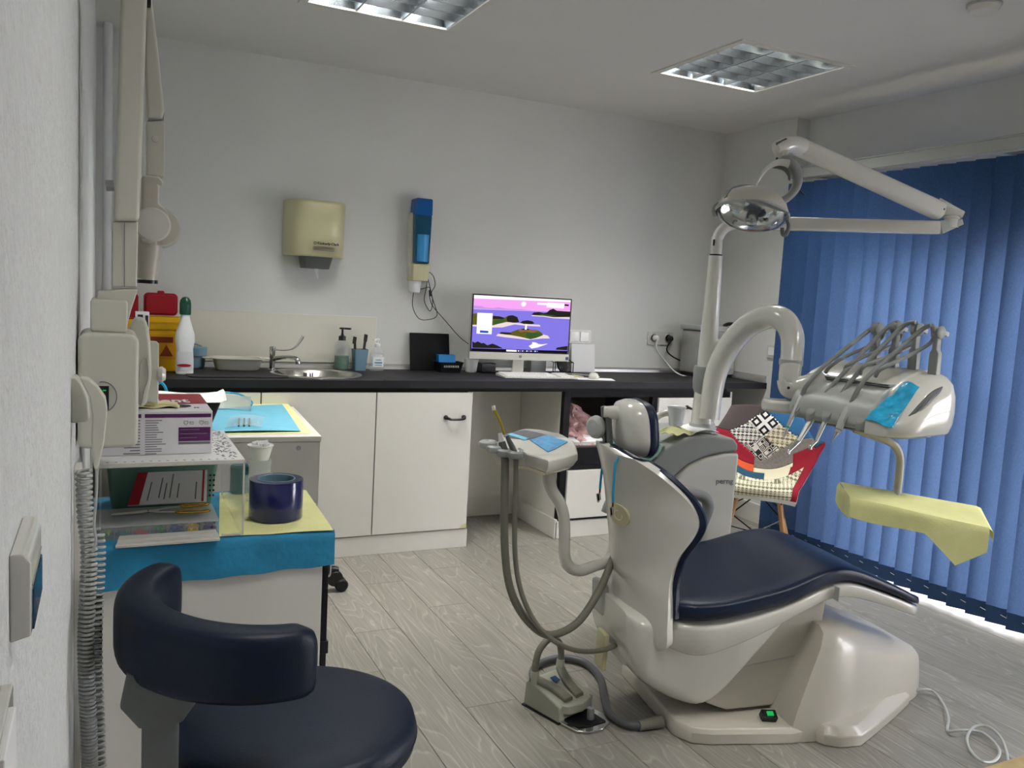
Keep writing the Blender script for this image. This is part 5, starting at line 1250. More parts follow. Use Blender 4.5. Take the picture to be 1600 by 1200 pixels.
for off_, k in ((-.004, 1.), (.003, 1.), (.0045, .8), (.0045, .01)):
    ringo.append([c+n_*off_+ax*(.036*k*math.cos(2*PI*j/28)*1)+ay*(.05*k*math.sin(2*PI*j/28)) for j in range(28)])
EM = obj('emblem', g.loft(ringo), M['cream2'], t, ang=50)
ringp = G().tube([c+n_*.0052+ax*(.015*math.cos(2*PI*j/20))+ay*(.02*math.sin(2*PI*j/20)) for j in range(17)], .0012, n=6)
obj('emblem_print', ringp, M['beigecap'], EM)
obj('lower_back_body', G().loft([[Vector((x, y, z)) for x, y in super_ring(a, .01, b, c_, 5)] for a, b, c_, z in ((-.0, .04, .10, .2), (-.01, .04, .12, .25), (-.03, .03, .13, .33))]), M['gloss'], t)
obj('side_pocket', G().obox((-.095, -.02, .235), (.008, 0, 0), (0, .035, 0), (.002, 0, .06)), M['cream2'], t, bevel=.004)
obj('rear_body', G().obox((-.065, .09, .37), (.015, 0, 0), (0, .05, 0), (-.004, 0, .055)), M['greyl'], t, bevel=.012)
# headrest
hz = .962; hs = -.052
obj('headrest_shell', G().loft([[Vector((hs+o_+(-.12*(b-hz)), a, b)) for a, b in super_ring(-.01, hz, .100*k, .088*k, 2.8, 36)] for o_, k in ((-.035, .45), (-.03, .75), (-.015, .95), (.01, 1.03), (.03, 1.03))]), M['gloss'], t, ang=70)
obj('headrest_pad', G().loft([[Vector((hs+o_+(-.12*(b-hz)), a, b)) for a, b in super_ring(-.01, hz, .103*k, .091*k, 3, 36)] for o_, k in ((.028, 1.0), (.045, 1.02), (.062, .92), (.07, .6))]), M['navy'], t, ang=70)
obj('headrest_pivot', G().tube([(hs-.075, .02, hz+.045), (hs-.03, .0, hz+.045), (hs, 0, hz+.04)], [.018, .024, .03], n=16, smooth=3), M['gloss'], t)
br_ = G()
for y in (.035, -.0): br_.obox((hs-.055, y+.01, hz-.025), (.008, 0, .002), (0, .009, 0), (-.012, 0, .085))
obj('headrest_bracket', br_, M['greyd'], t, bevel=.003)
obj('bracket_foot', G().obox((hs-.02, .02, .882), (.045, 0, -.008), (0, .05, 0), (0, 0, .016)), M['greyd'], t, bevel=.006)
obj('headrest_knob', G().lathe([(.001, -.018), (.025, -.016), (.036, -.006), (.038, .004), (.032, .014), (.001, .018)], n=28, axis='x').xf(Matrix.Translation((hs-.085, .055, hz-.01)) @ Matrix.Rotation(math.radians(25), 4, 'Z')), M['greyl'], t)
obj('armrest', G().tube([(.02, .30, .60), (.06, .31, .655), (.18, .315, .672), (.33, .315, .668), (.41, .315, .655), (.44, .315, .62), (.425, .31, .56), (.38, .30, .46)], [.016, .02, .022, .022, .022, .022, .02, .018], n=14, smooth=5), M['grey'], t)
# bib chain
t = thing('bib_chain', 'bright blue bib cord with metal clips hung over the back of the chair', 'cord', LW(-.15, .0, .87))
def tp_(x, y, tt): # local plane y=tt
    r = ray(x, y); nn = (LM.to_3x3() @ Vector((0, 1, 0))); k = ((CO-CAMP).dot(nn)+tt)/r.dot(nn); return CAMP+r*k
cl1 = [tp_(x, y, .10) for x, y in ((946, 712), (940, 728), (937, 750), (936, 762))]
cl2 = [tp_(x, y, -.06) for x, y in ((968, 710), (960, 722), (957, 755), (956, 783))]
for cl in (cl1, cl2):
    obj('cord', G().tube([p-FWD*.03 for p in cl], .0042, n=8, smooth=5), M['cord_blue'], t, world=True)
    e_ = cl[-1]-FWD*.03
    obj('crimp', G().tube([e_, e_-Z*.012], .0035, n=8), mat('copper_crimp', '8a4a38', .4, .6), t, world=True)
    obj('clip', G().obox(e_-Z*.026-X*.003, (.002, 0, -.012), (.0, .003, 0), (.006, 0, .002)).obox(e_-Z*.03-X*.006, (.003, 0, -.014), (.0, .003, 0), (.003, 0, .001)), M['chrome'], t, world=True)

# ================================================================== DENTAL UNIT: cabinet, bowl, spout, pole
t = thing('dental_unit_cabinet', 'white and grey dental unit cabinet with spittoon and pole behind the chair', 'dental unit', CO, CR)
ua = [(.62, .795), (.56, .792), (.48, .775), (.41, .745), (.36, .70), (.32, .62), (.31, .5), (.31, .36)]
obj('body', G().prism([(.31, .02), (.60, .02), (.615, .5)]+ua, .42, .80, 'y'), M['gloss'], t, bevel=.012, seg=3)
obj('plinth', G().box((.33, .44, 0), (.58, .78, .03)), M['greyd'], t, bevel=.004)
ga = [(.26, .40), (.31, .36), (.31, .5), (.32, .62), (.36, .70), (.41, .745), (.48, .775), (.56, .792), (.62, .795), (.625, .825), (.60, .852), (.5, .86), (.4, .852), (.32, .82), (.26, .76), (.24, .65)]
obj('upper_body', G().prism(ga, .435, .785, 'y'), M['grey'], t, bevel=.014, seg=3)
obj('bowl', G().lathe([(.03, .70), (.06, .71), (.105, .755), (.118, .79), (.112, .79), (.1, .757), (.055, .716), (.001, .71)], (.20, .50, 0.03), 40), M['seafoam'], t)
text('perng', .028, (0, 0, 0), X, Z, M['ink'], t, world=False) if False else None
lt = text('perng', .030, LM @ Vector((.525, .4185, .675)), LM.to_3x3() @ Vector((1, 0, 0)), Z, M['ink'], t, sx=1.1)
fa = [tp_(x, y, .52) for x, y in ((1014, 700), (1014, 682), (1018, 662), (1030, 649), (1043, 645), (1051, 645))]
obj('cup_filler', G().tube(fa, [.024, .018, .014, .013, .013, .013], n=14, smooth=5), M['gloss'], t, world=True)
obj('filler_tip', G().tube([fa[-1], fa[-1]+Vector((.006, 0, -.002)), fa[-1]+Vector((.008, 0, -.02))], [.014, .017, .009], n=12), M['gloss'], t, world=True)
# pole (vertical)
P0 = (.53, .57)
obj('pole_collar', G().lathe([(.058, .845), (.056, .87), (.05, .89)], (P0[0], P0[1], 0), 28), M['greyl'], t)
obj('pole', G().lathe([(.046, .87), (.042, 1.0), (.038, 1.15), (.034, 1.3), (.030, 1.45), (.028, 1.56)], (P0[0], P0[1], 0), 28), M['gloss'], t)
obj('pole_joint', G().loft([[Vector((P0[0]+x, P0[1]+y, z)) for x, y in super_ring(0.0, 0, a, a, 2.4)] for a, z in ((.02, .985), (.036, 1.0), (.047, 1.03), (.049, 1.06), (.049, 1.115), (.046, 1.12))]), M['grey'], t)
# ------------------------------------------------------------------ operating light
DP = (LW(P0[0], P0[1], 1.5)-CAMP).dot(FWD)
t = thing('operating_light', 'articulated dental operating light on its long white arms', 'operating light', LW(P0[0], P0[1], 1.56))
pz = [LW(P0[0], P0[1], 1.56), LW(P0[0], P0[1], 1.60)]
obj('pole_tube', G().tube([pz[0], pz[1], at(1121, 372, DP), at(1130, 358, DP-.005), at(1145, 350, DP-.01), at(1170, 347, DP-.02)], [.023]*6, n=18, smooth=5), M['gloss'], t, world=True)
c0 = pz[0]
obj('collar_ring', G().lathe([(.0245, 0), (.0245, .006)], c0, 24), M['inkd'], t, world=True)
obj('label', G().tube([pz[1]+Vector((-.021, -.008, -.002)), pz[1]+Vector((-.021, -.008, .022))], .004, n=8), M['inkd'], t, world=True)
a_, b_ = at(1160, 348, DP-.02), at(1467, 356, DP-.16)
def bar(a, b, hw_, hh_, hw2=None, hh2=None, e_=5):
    d = (b-a).normalized(); sx_ = d.cross(Z).normalized(); up = sx_.cross(d)
    hw2 = hw2 or hw_; hh2 = hh2 or hh_
    return G().loft([[p+sx_*x+up*y for x, y in super_ring(0, 0, w, h, e_, 24)] for p, w, h in ((a, hw_*.9, hh_*.9), (a+d*.004, hw_, hh_), (b-d*.004, hw2, hh2), (b, hw2*.95, hh2*.95))])
obj('lower_arm', bar(a_, b_, .026, .0255), M['gloss'], t, world=True)
e_ = at(1503, 350, DP-.18)
obj('lower_arm_end', bar(b_, e_+Z*.008, .026, .0255, .014, .012), M['greyl'], t, world=True)
pv = at(1487, 343, DP-.17)
obj('pivot', G().lathe([(.026, -.03), (.026, .0), (.03, .004), (.03, .012)], pv, 24), M['gloss'], t, world=True)
pv2 = at(1487, 332, DP-.17)
obj('elbow', bar(at(1505, 336, DP-.19), at(1462, 322, DP-.16), .02, .014, .034, .032, 3), M['gloss'], t, world=True)
u0, u1 = at(1468, 330, DP-.17), at(1250, 230, 2.95)
obj('upper_arm', bar(u0, u1, .034, .034, .029, .031, 3), M['gloss'], t, world=True)
q = u0.lerp(u1, .86)
obj('arm_grip', bar(q+Z*.027, q+(u1-u0).normalized()*.09+Z*.027, .012, .006), M['greyd'], t, world=True)
for (pt, nm_) in ((u0, 'screw'), (u1, 'screw')):
    obj('screw', G().lathe([(.004, -.001), (.004, .001)], pt-FWD*.035, 10, 'y'), M['inkd'], t, world=True)
j1 = at(1222, 229, 2.9)
obj('head_joint', G().tube([u1, at(1238, 226, 2.92), at(1225, 228, 2.9), at(1212, 232, 2.89)], [.034, .031, .028, .022], n=18, smooth=4), M['gloss'], t, world=True)
obj('head_joint_cap', G().tube([at(1228, 219, 2.885), at(1214, 225, 2.875)], [.008, .006], n=10), M['greyd'], t, world=True)
obj('neck', G().tube([at(1221, 236, 2.9), at(1221, 246, 2.9), at(1222, 256, 2.9)], [.024, .021, .020], n=16), M['gloss2'], t, world=True)
obj('neck_label', G().obox(at(1214, 249, 2.877), (.003, 0, 0), (0, .003, 0), (0, 0, .006)), M['bottlegreen'], t, world=True)
yk = [at(x, y, 2.88) for x, y in ((1215, 258), (1228, 252), (1240, 260), (1246, 275), (1244, 292), (1234, 306), (1220, 315), (1212, 317))]
obj('yoke', G().tube(yk, [.018, .02, .019, .018, .016, .014, .013, .012], n=14, smooth=5), M['grey'], t, world=True)
yk2 = [at(x, y, 2.86) for x, y in ((1232, 256), (1216, 254), (1200, 262), (1188, 276), (1180, 290))]
obj('yoke_inner', G().tube(yk2, [.016, .012, .008, .006, .005], n=12, smooth=5), M['gloss'], t, world=True)
obj('yoke_pad', G().tube([at(x, y, 2.87) for x, y in ((1208, 262), (1222, 262), (1232, 270), (1234, 282))], [.005, .015, .015, .006], n=12, smooth=4, flat=.5), M['greyd'], t, world=True)
LC = at(1175, 334, 2.84)
LT = Matrix.Translation(LC) @ Matrix.Rotation(math.radians(-14), 4, 'X') @ Matrix.Rotation(math.radians(14), 4, 'Y') @ Matrix.Rotation(math.radians(-26), 4, 'Z') @ Matrix.Diagonal((1, .8, 1, 1))
dome = [(.118, .0), (.12, .012), (.112, .035), (.092, .062), (.06, .08), (.025, .088), (.001, .09)]
obj('lamp_shell', G().lathe(dome, n=40, cap=(False, True)).xf(LT), M['gloss2'], t, world=True, ang=60)
obj('reflector', G().lathe([(.112, .004), (.10, .03), (.07, .05), (.03, .058), (.001, .06)], n=40, cap=(False, True)).xf(LT), M['chrome'], t, world=True, ang=80)
obj('front_glass', G().lathe([(.122, .004), (.12, -.008), (.104, -.026), (.07, -.042), (.03, -.05), (.001, -.051)], n=40, cap=(False, True)).xf(LT), M['glasslamp'] if 'glasslamp' in M else mat('lamp_glass', 'eef2f2', .03, trans=.96, ior=1.35, var=0), t, world=True, ang=80)
obj('rim', G().lathe([(.119, .008), (.126, .002), (.124, -.006), (.117, -.004)], n=40, cap=(False, False)).xf(LT), M['greyl'], t, world=True)
obj('bulb_shield', G().lathe([(.001, -.03), (.018, -.026), (.02, 0), (.014, .02), (.001, .022)], n=20).xf(LT), M['chrome'], t, world=True)
obj('shell_band', G().tube([LT @ Vector(p) for p in ((-.1, -.05, .02), (-.085, -.03, .062), (-.03, 0, .096), (.03, .02, .096), (.08, .03, .07), (.1, .03, .03))], .009, n=10, smooth=4), M['grey'], t, world=True)
obj('shell_fin', G().tube([at(x, y, 2.74) for x, y in ((1165, 313), (1185, 315), (1210, 324), (1232, 333))], [.006, .014, .012, .005], n=10, smooth=4, flat=.5), M['grey'], t, world=True)
obj('hand_grip', G().tube([at(x, y, 2.76) for x, y in ((1228, 340), (1232, 352), (1229, 366), (1223, 366), (1222, 356))], .0065, n=10, smooth=5), M['greyd'], t, world=True)
obj('hand_grip', G().tube([at(x, y, 2.86) for x, y in ((1124, 318), (1117, 324), (1116, 332), (1119, 338))], .008, n=10, smooth=5), M['grey'], t, world=True)
obj('handle_wire', G().tube([at(x, y, 2.9) for x, y in ((1244, 292), (1252, 300), (1257, 304))], .002, n=6), M['inkd'], t, world=True)

# ------------------------------------------------------------------ delivery arm and head
HO = LW(.59, .08, 1.0); HR = CR+math.atan2(-.972, .236)
HM = Matrix.Translation(HO) @ Matrix.Rotation(HR, 4, 'Z')
t = thing('instrument_delivery_unit', 'white and grey instrument delivery unit on a thick arched white arm', 'delivery unit', HO, HR)
arc = [(1108, 655, DP), (1112, 620, DP), (1120, 580, DP-.01), (1140, 540, DP-.04), (1168, 510, DP-.1), (1200, 495, DP-.18), (1224, 500, DP-.26), (1237, 522, DP-.3), (1238, 550, DP-.33), (1234, 585, DP-.35), (1233, 598, DP-.35)]
obj('arch_arm', G().tube([at(*p) for p in arc], [.04, .041, .044, .046, .046, .045, .044, .042, .040, .038, .036], n=24, smooth=5), M['gloss'], t, world=True)
c = at(1236, 566, DP-.34)
obj('arm_ring', G().lathe([(.041, -.01), (.0415, 0), (.041, .01)], c, 28), M['greyl'], t, world=True)
obj('knuckle', G().tube([at(1226, 590, DP-.35), at(1234, 603, DP-.35), at(1245, 606, DP-.36), at(1268, 600, DP-.4), at(1290, 590, DP-.42)], [.03, .042, .042, .036, .034], n=20, smooth=4), M['gloss'], t, world=True)
c = at(1232, 606, DP-.40)
obj('screw', G().lathe([(.005, -.002), (.005, .002)], c, 12, 'y'), M['inkd'], t, world=True)
# grey holder panel
pf = [(.005, -.005), (-.008, .012), (-.004, .04), (.012, .075), (.04, .108), (.085, .135), (.11, .138), (.11, .12), (.06, .03), (.05, -.005)]
obj('holder_panel', G().prism([(b, z) for b, z in pf], .0, .33, 'x'), M['greyl'], t, bevel=.01, seg=3)
obj('panel_lip', G().box((.0, .075, .136), (.33, .14, .146)), M['greyl'], t, bevel=.003)
obj('panel_seam', G().box((.005, .073, .140), (.325, .075, .1425)), M['inkd'], t)
for k in range(5):
    a = .035+.066*k
    obj('holder_groove', G().loft([[Vector((a+x, .03-.03*0+y*.55-.022, .055+y*.9+z_)) for x, y in super_ring(0, 0, .019*k_, .05*k_, 2.2, 20)] for z_, k_ in ((-.016, 1.), (.001, 1.), (.002, .8))]), M['grey'], t)
# white deck
dk = [(.06, .02), (.075, .128), (.12, .155), (.2, .185), (.26, .195), (.285, .18), (.28, .06), (.24, .02)]
obj('deck', G().prism(dk, -.03, .34, 'x'), M['gloss'], t, bevel=.014, seg=3)
def zl(b): return interp([(-.02, .026), (.0, .045), (.06, .09), (.12, .145), (.2, .178), (.26, .19), (.285, .183), (.31, .15)], b)
# right lobe with pocket
def lobe(b):
    pass
rg = []
for i in range(15):
    b = -.015+.3*i/14; e_ = min(i, 14-i); w1 = .455-.05*max(0, (4-i)/4)**2-.05*max(0, (i-11)/3)**2
    zt_ = zl(b); w0 = .32
    rg.append([Vector((w0+(a-w0)*(w1-w0)/.13, b, -.012+(z+.012)*(zt_+.012)/.2)) for a, z in [(w0, -.012), (w0+.09, -.012), (w0+.115, -.002), (w0+.127, .03), (w0+.13, .07), (w0+.127, .12), (w0+.115, .155), (w0+.09, .176), (w0+.06, .185), (w0, .188)]])
obj('side_lobe', G().loft(rg), M['gloss'], t, bevel=.004, ang=60)
obj('film_cover', G().grid(lambda u, v: (.325+.10*u-.03*v*u, -.022+.155*v, zl(-.018+.15*v)+.005+.004*math.sin(6*u+5*v)-.006*u*u), 8, 10, .0015), M['bluefilm'], t)
obj('grip_slot', G().tube([(.432+.012*math.sin(PI*k/8), .04+.15*k/8, .9*(zl(.04+.15*k/8)+.012)-.018) for k in range(9)], [.002, .006, .009, .010, .010, .010, .009, .006, .002], n=10), M['greyd'], t)
obj('left_handle', G().prism([(-.115, -.015), (-.11, .02), (-.03, .12), (.0, .14), (.02, .10), (.01, .02), (-.02, -.025), (-.06, -.035), (-.10, -.03)], .0, .045), M['gloss'], t, bevel=.014, seg=3)
obj('handle_recess', G().prism([(-.095, -.005), (-.06, .045), (-.04, .03), (-.05, -.01), (-.08, -.018)], .044, .0465), M['greyl'], t, bevel=.001)
obj('underside', G().prism(rrect(.02, .05, .40, .24, .04), -.02, .03), M['grey'], t, bevel=.006)
def on_a(px_, py_, a):
    nn = HM.to_3x3() @ Vector((1, 0, 0)); r = ray(px_, py_); return CAMP+r*(((HO-CAMP).dot(nn)+a)/r.dot(nn))
hooksA = [.14, .215, .29, .365]; pxh = [(1376, 509), (1403, 507), (1430, 509), (1454, 513)]
for k in range(4):
    a = hooksA[k]; top = HM.inverted() @ on_a(*pxh[k], a)
    b0 = Vector((a, .24, .185))
    ob = obj('whip_post', G().loft([[Vector((x, y, z)) for x, y in rrect(a-.016*q, b0.y-.012, a+.016*q, b0.y+.012, .004)] for q, z in ((1, .17), (1, .25), (.55, .262), (.5, top.z-.012))]), M['grey'], t, bevel=.002)
    obj('whip_pulley', G().lathe([(.017, -.015), (.022, -.012), (.016, 0), (.022, .012), (.017, .015)], (a, b0.y+.0, top.z-.012), 20, 'x').obox((a, b0.y+.022, top.z-.012), (.01, 0, 0), (0, .022, -.006), (0, .002, .007)), M['grey'], ob)
hoseP = [[(1252, 620), (1262, 600), (1290, 570), (1330, 538), (1362, 513), (1376, 506)],
         [(1277, 640), (1292, 612), (1330, 570), (1368, 530), (1392, 508), (1404, 503)],
         [(1298, 640), (1330, 595), (1375, 545), (1405, 515), (1420, 505), (1431, 504)],
         [(1326, 637), (1350, 595), (1390, 558), (1425, 528), (1445, 512), (1456, 508)]]
retP = [[(1376, 506), (1380, 525), (1360, 540), (1325, 555), (1298, 572), (1290, 582)], [(1404, 503), (1408, 525), (1395, 540), (1355, 555), (1325, 570), (1320, 580)],
        [(1431, 504), (1436, 525), (1420, 542), (1380, 560), (1350, 572), (1344, 584)], [(1456, 508), (1458, 530), (1440, 545), (1400, 565), (1375, 578), (1368, 588)]]
aH = [.035, .10, .166, .232]
for k in range(4):
    n_ = len(hoseP[k])
    obj('hose', G().tube([on_a(x, y, aH[k]+(hooksA[k]-aH[k])*i/(n_-1)) for i, (x, y) in enumerate(hoseP[k])], .0075, n=10, smooth=5), M['grey'], t, world=True)
    obj('return_hose', G().tube([on_a(x, y, hooksA[k]+(.05+.075*k-hooksA[k])*i/5) for i, (x, y) in enumerate(retP[k])], .0065, n=10, smooth=5), M['grey'], t, world=True)
    a = .06+.075*k
# handpieces are lifted out one by one: things of their own
hp = [((1252, 618), (1229, 672), (1224, 684)), ((1278, 638), (1248, 690), (1232, 706)), ((1299, 636), (1275, 690), (1266, 699)), ((1326, 635), (1308, 676), (1299, 691))]
hl_ = ['steel and grey air handpiece with green ring, first from the left of four', 'steel contra-angle handpiece, second from the left of four in the holder', 'slim bright steel turbine handpiece, third from the left of four', 'grey plastic scaler handpiece with fine black tip, fourth in the holder']
for k, (p0_, p1_, p2_) in enumerate(hp):
    a = aH[k]; P = [on_a(*q, a) for q in (p0_, p1_, p2_)]
    t2 = thing(['air_syringe', 'contra_angle_handpiece', 'turbine_handpiece', 'scaler_handpiece'][k], hl_[k], 'handpiece', P[1], 0, 'handpieces in the delivery unit')
    body = [P[0]+(P[0]-P[1])*.0, P[0].lerp(P[1], .25), P[0].lerp(P[1], .6), P[1]]
    obj('body', G().tube(body, [[.009, .0095, .008, .0055], [.009, .011, .010, .007], [.008, .0075, .0075, .005], [.009, .012, .0125, .0095]][k], n=16, smooth=4), M['alu'] if k < 3 else M['greyl'], t2, world=True)
    obj('neck', G().tube([P[1], P[2]], [[.0065, .003], [.007, .005], [.0045, .004], [.006, .0015]][k], n=12), M['chrome'] if k else M['greyl'], t2, world=True)
    if k in (1, 2): obj('head', G().lathe([(.006, -.007), (.0065, .004), (.004, .008)], P[2], 14), M['chrome'], t2, world=True)
    if k == 0: obj('green_ring', G().tube([P[1]+(P[0]-P[1])*.06, P[1]+(P[0]-P[1])*.1], .0068, n=14), mat('green_ring', '1e9a6a', .4), t2, world=True)
    if k == 3: obj('black_ring', G().tube([P[1]+(P[0]-P[1])*.1, P[1]+(P[0]-P[1])*.12], .0108, n=14), M['inkd'], t2, world=True)

# ------------------------------------------------------------------ instrument tray with yellow paper
TZ = .775
T0, T1 = onz(1312, 755, TZ), onz(1526, 793, TZ)
T3, T2 = onz(1328, 779, TZ), onz(1546, 828, TZ)
t = thing('instrument_tray', 'round-armed instrument tray below the delivery unit, hidden under yellow paper', 'tray', (T0+T2)/2)
def tq(u, v): return T0.lerp(T1, u).lerp(T3.lerp(T2, u), v)
obj('tray', G().loft([[tq(u, v)+Z*z for u, v in ((.03, .05), (.93, .05), (.93, .93), (.03, .93))] for z in (-.018, -.004)]), M['steel'], t, world=True, bevel=.004)
ja = HM @ Vector((.22, .15, -.02)); jb = at(1407, 700, (T0.lerp(T1, .5)-CAMP).dot(FWD)+.02)
jc = at(1404, 770, (T0.lerp(T1, .45)-CAMP).dot(FWD))
jt = tq(.42, .35)
dT = (T0.lerp(T1, .45)-CAMP).dot(FWD)
obj('arm', G().tube([at(1335, 670, dT-.02), at(1362, 680, dT-.02), at(1384, 688, dT-.02), at(1399, 697, dT-.01), at(1406, 715, dT), at(1405, 740, dT), at(1402, 768, dT), jt-Z*.012], [.013]*8, n=14, smooth=5), M['gloss2'], t, world=True)
YS = G()
def fold(u, v):
    p = tq(u, min(max(v, 0), 1)*1.0)
    return p
def sheet(u, v):      # v 0..1 top, 1..1.7 hanging in front
    p = tq(-.0+u, min(v, 1.)); z = .004+.004*math.sin(7*u)*math.sin(3*v)
    if v > 1:
        h = (v-1); drop = .060*h/.7
        if u > .58: drop = (.060+.07*max(0, 1-abs(u-.80)/.22))*h/.7
        fw = (T3-T0).normalized()
        p = p+fw*(.006*math.sin(min(1, h*4)*PI/2)+.01*h*math.sin(9*u+1))-Z*drop
    return p+Z*z
YS.grid(lambda u, v: sheet(u, v*1.7), 40, 24, .001)
# left end flap hanging
def flap(u, v):
    p = tq(0, u); q = (T0-T1).normalized()
    return p+q*(.008*math.sin(min(1, v*3)*PI/2)*(1-u)+.004*math.sin(6*u)*(1-u))+(T3-T0).normalized()*(.02*u*u*min(1, v*3))-Z*(.075*v*(1-.25*abs(u-.5)))+Z*.004
YS.grid(flap, 10, 10, .001)
def flap2(u, v):
    p = tq(1, u); q = (T1-T0).normalized()
    return p+q*(.012*math.sin(min(1, v*3)*PI/2))-Z*(.035*v*(.3+.7*u))+Z*.004
YS.grid(flap2, 10, 6, .001)
single('yellow_tray_cover', YS, M['yellow'], 'creased pale yellow paper draped over the instrument tray', 'paper', ang=50)

# ------------------------------------------------------------------ assistant unit
t = thing('assistant_unit', 'white assistant console with suction holders on a bent white tube arm, left of chair', 'console', onz(835, 700, .86))
top = [(776, 690), (790, 679), (808, 672), (824, 669), (845, 671), (878, 678), (896, 688), (901, 697), (903, 708), (880, 714), (857, 719), (838, 712), (820, 707), (800, 706), (782, 703), (768, 700)]
zt_ = .885
tp3 = [onz(x, y, zt_) for x, y in top]; cen = sum(tp3, Vector())/len(tp3)
obj('console', G().loft([[cen.lerp(p, .90)-Z*.045 for p in tp3], [p-Z*.022 for p in tp3], [p-Z*.004 for p in tp3], [cen.lerp(p, .97) for p in tp3]]), M['gloss'], t, world=True, bevel=.004, ang=45)
def poly_px(pts, z, h): return G().loft([[onz(x, y, z) for x, y in pts], [onz(x, y, z)+Z*h for x, y in pts]])
obj('dark_window', poly_px([(780, 681), (820, 672), (856, 680), (826, 687), (800, 685)], zt_+.0005, .0015), M['greyd'], t, world=True)
obj('film_strip', poly_px([(793, 679), (800, 677), (826, 685), (820, 688)], zt_+.002, .001), M['padl'], t, world=True)
obj('blue_film', poly_px([(828, 688), (855, 681), (887, 691), (868, 702), (856, 707)], zt_+.0005, .003), M['bluefilm'], t, world=True)
bs = [(857, 718), (902, 709), (896, 717), (880, 722), (862, 723)]
obj('underside', G().loft([[cen.lerp(p, .80)-Z*.058 for p in tp3], [cen.lerp(p, .89)-Z*.046 for p in tp3]]), M['cream2'], t, world=True)
dA = (onz(790, 700, .87)-CAMP).dot(FWD)-.1
for k, (x, y) in enumerate(((763, 696), (774, 703), (790, 709), (806, 712))):
    c = at(x, y, dA-.02*k)
    obj('holder_ring', G().tube([c+Vector((.019*math.cos(q*PI/6), .019*math.sin(q*PI/6), .004)) for q in range(-2, 11)], .012, n=10), M['greyl'] if k < 2 else M['grey'], t, world=True)
obj('handle', G().tube([at(808, 705, dA), at(822, 711, dA), at(839, 717, dA)], [.013, .012, .012], n=14), M['grey'], t, world=True)
arm = [(858, 720, 2.62), (858, 745, 2.62), (862, 765, 2.62), (874, 785, 2.63), (881, 808, 2.64), (882, 840, 2.65), (882, 865, 2.66), (888, 884, 2.68), (905, 892, 2.71), (930, 884, 2.76), (950, 876, 2.8), (975, 850, 2.86)]
obj('arm_tube', G().tube([at(*p) for p in arm], [.023, .022, .019, .0185, .0185, .0185, .0185, .0185, .0185, .0185, .0185, .0185], n=18, smooth=5), M['gloss'], t, world=True)
obj('arm_seam', G().tube([at(882, 842, 2.652), at(882, 843.5, 2.652)], .019, n=18), M['inkd'], t, world=True)
# suction handles + hoses
def hose(label, tippts, tipm, pts, r, nm_='suction_hose'):
    t2 = thing(nm_, label, 'hose', at(*pts[0]))
    obj('hose', G().tube([at(*p) for p in pts], r, n=12, smooth=6), M['hose'], t2, world=True)
    return t2
d1 = dA-.03
h1 = hose('thick grey suction hose looping from the assistant console to the chair', None, None, [(789, 712, d1), (789, 740, d1), (788, 800, d1), (789, 860, d1), (796, 915, d1), (815, 958, d1), (845, 988, d1), (872, 990, d1+.03), (905, 970, d1+.07), (935, 925, d1+.13), (955, 880, d1+.2), (966, 850, d1+.26)], .0125)
obj('valve', G().tube([at(784, 690, d1), at(787, 703, d1), at(790, 716, d1)], [.011, .014, .013], n=14), M['greyd'], h1, world=True)
obj('tip_adapter', G().tube([at(782, 677, d1), at(784, 690, d1)], [.0075, .0095], n=14), M['paper'], h1, world=True)
h2 = hose('thin grey saliva hose with yellow ejector tip, looping lower to the chair', None, None, [(806, 714, d1-.02), (806, 760, d1-.02), (804, 820, d1-.02), (806, 880, d1-.02), (816, 930, d1-.02), (838, 975, d1-.02), (868, 1003, d1), (905, 1017, d1+.04), (945, 1015, d1+.1), (968, 1004, d1+.15)], .008)
obj('valve', G().tube([at(792, 681, d1-.02), at(796, 690, d1-.02), at(801, 700, d1-.02), (at(806, 716, d1-.02))], [.006, .008, .009, .011], n=14), M['greyd'], h2, world=True)
obj('ejector_tip', G().tube([at(788, 679, d1-.02), at(783, 662, d1-.02), at(772, 640, d1-.02)], .0045, n=10, smooth=4), M['olive'], h2, world=True)
obj('tip_cap', G().tube([at(772, 641, d1-.02), at(771, 634, d1-.02)], [.006, .0055], n=10), M['beigecap'], h2, world=True)

# ------------------------------------------------------------------ foot control
t = thing('foot_control', 'grey foot control with arched handle and black pedal plate on the floor', 'foot control', (1.37, 2.33, 0), math.radians(-72.5))
obj('pedal_plate', G().prism([(.06, -.092), (.17, -.088), (.2, -.06), (.212, -.01), (.2, .04), (.17, .07), (.06, .062)], .002, .010), M['chrome'], t, bevel=.002)
obj('base_plate', G().prism([(-.07, -.097), (.10, -.097), (.10, .067), (-.07, .067)], 0, .005), M['rubber'], t)
obj('pad_rubber', G().prism([(.07, -.07), (.165, -.07), (.18, -.03), (.19, .03), (.07, .045)], .010, .014), M['blackp'], t, bevel=.001)
obj('body', G().prism([(-.065, .005), (.10, .005), (.10, .03), (.098, .058), (-.045, .098), (-.06, .085)], -.095, .065, 'y'), mat('footswitch_grey', 'a3a596', .45), t, bevel=.006, seg=2)
obj('front_collar', G().loft([[Vector((x, y, z)) for x, y in ((.08, -.09), (.115, -.07), (.128, -.015), (.115, .04), (.08, .06))] for z in (.032, .06)]), bpy.data.materials['footswitch_grey'], t, bevel=.003)
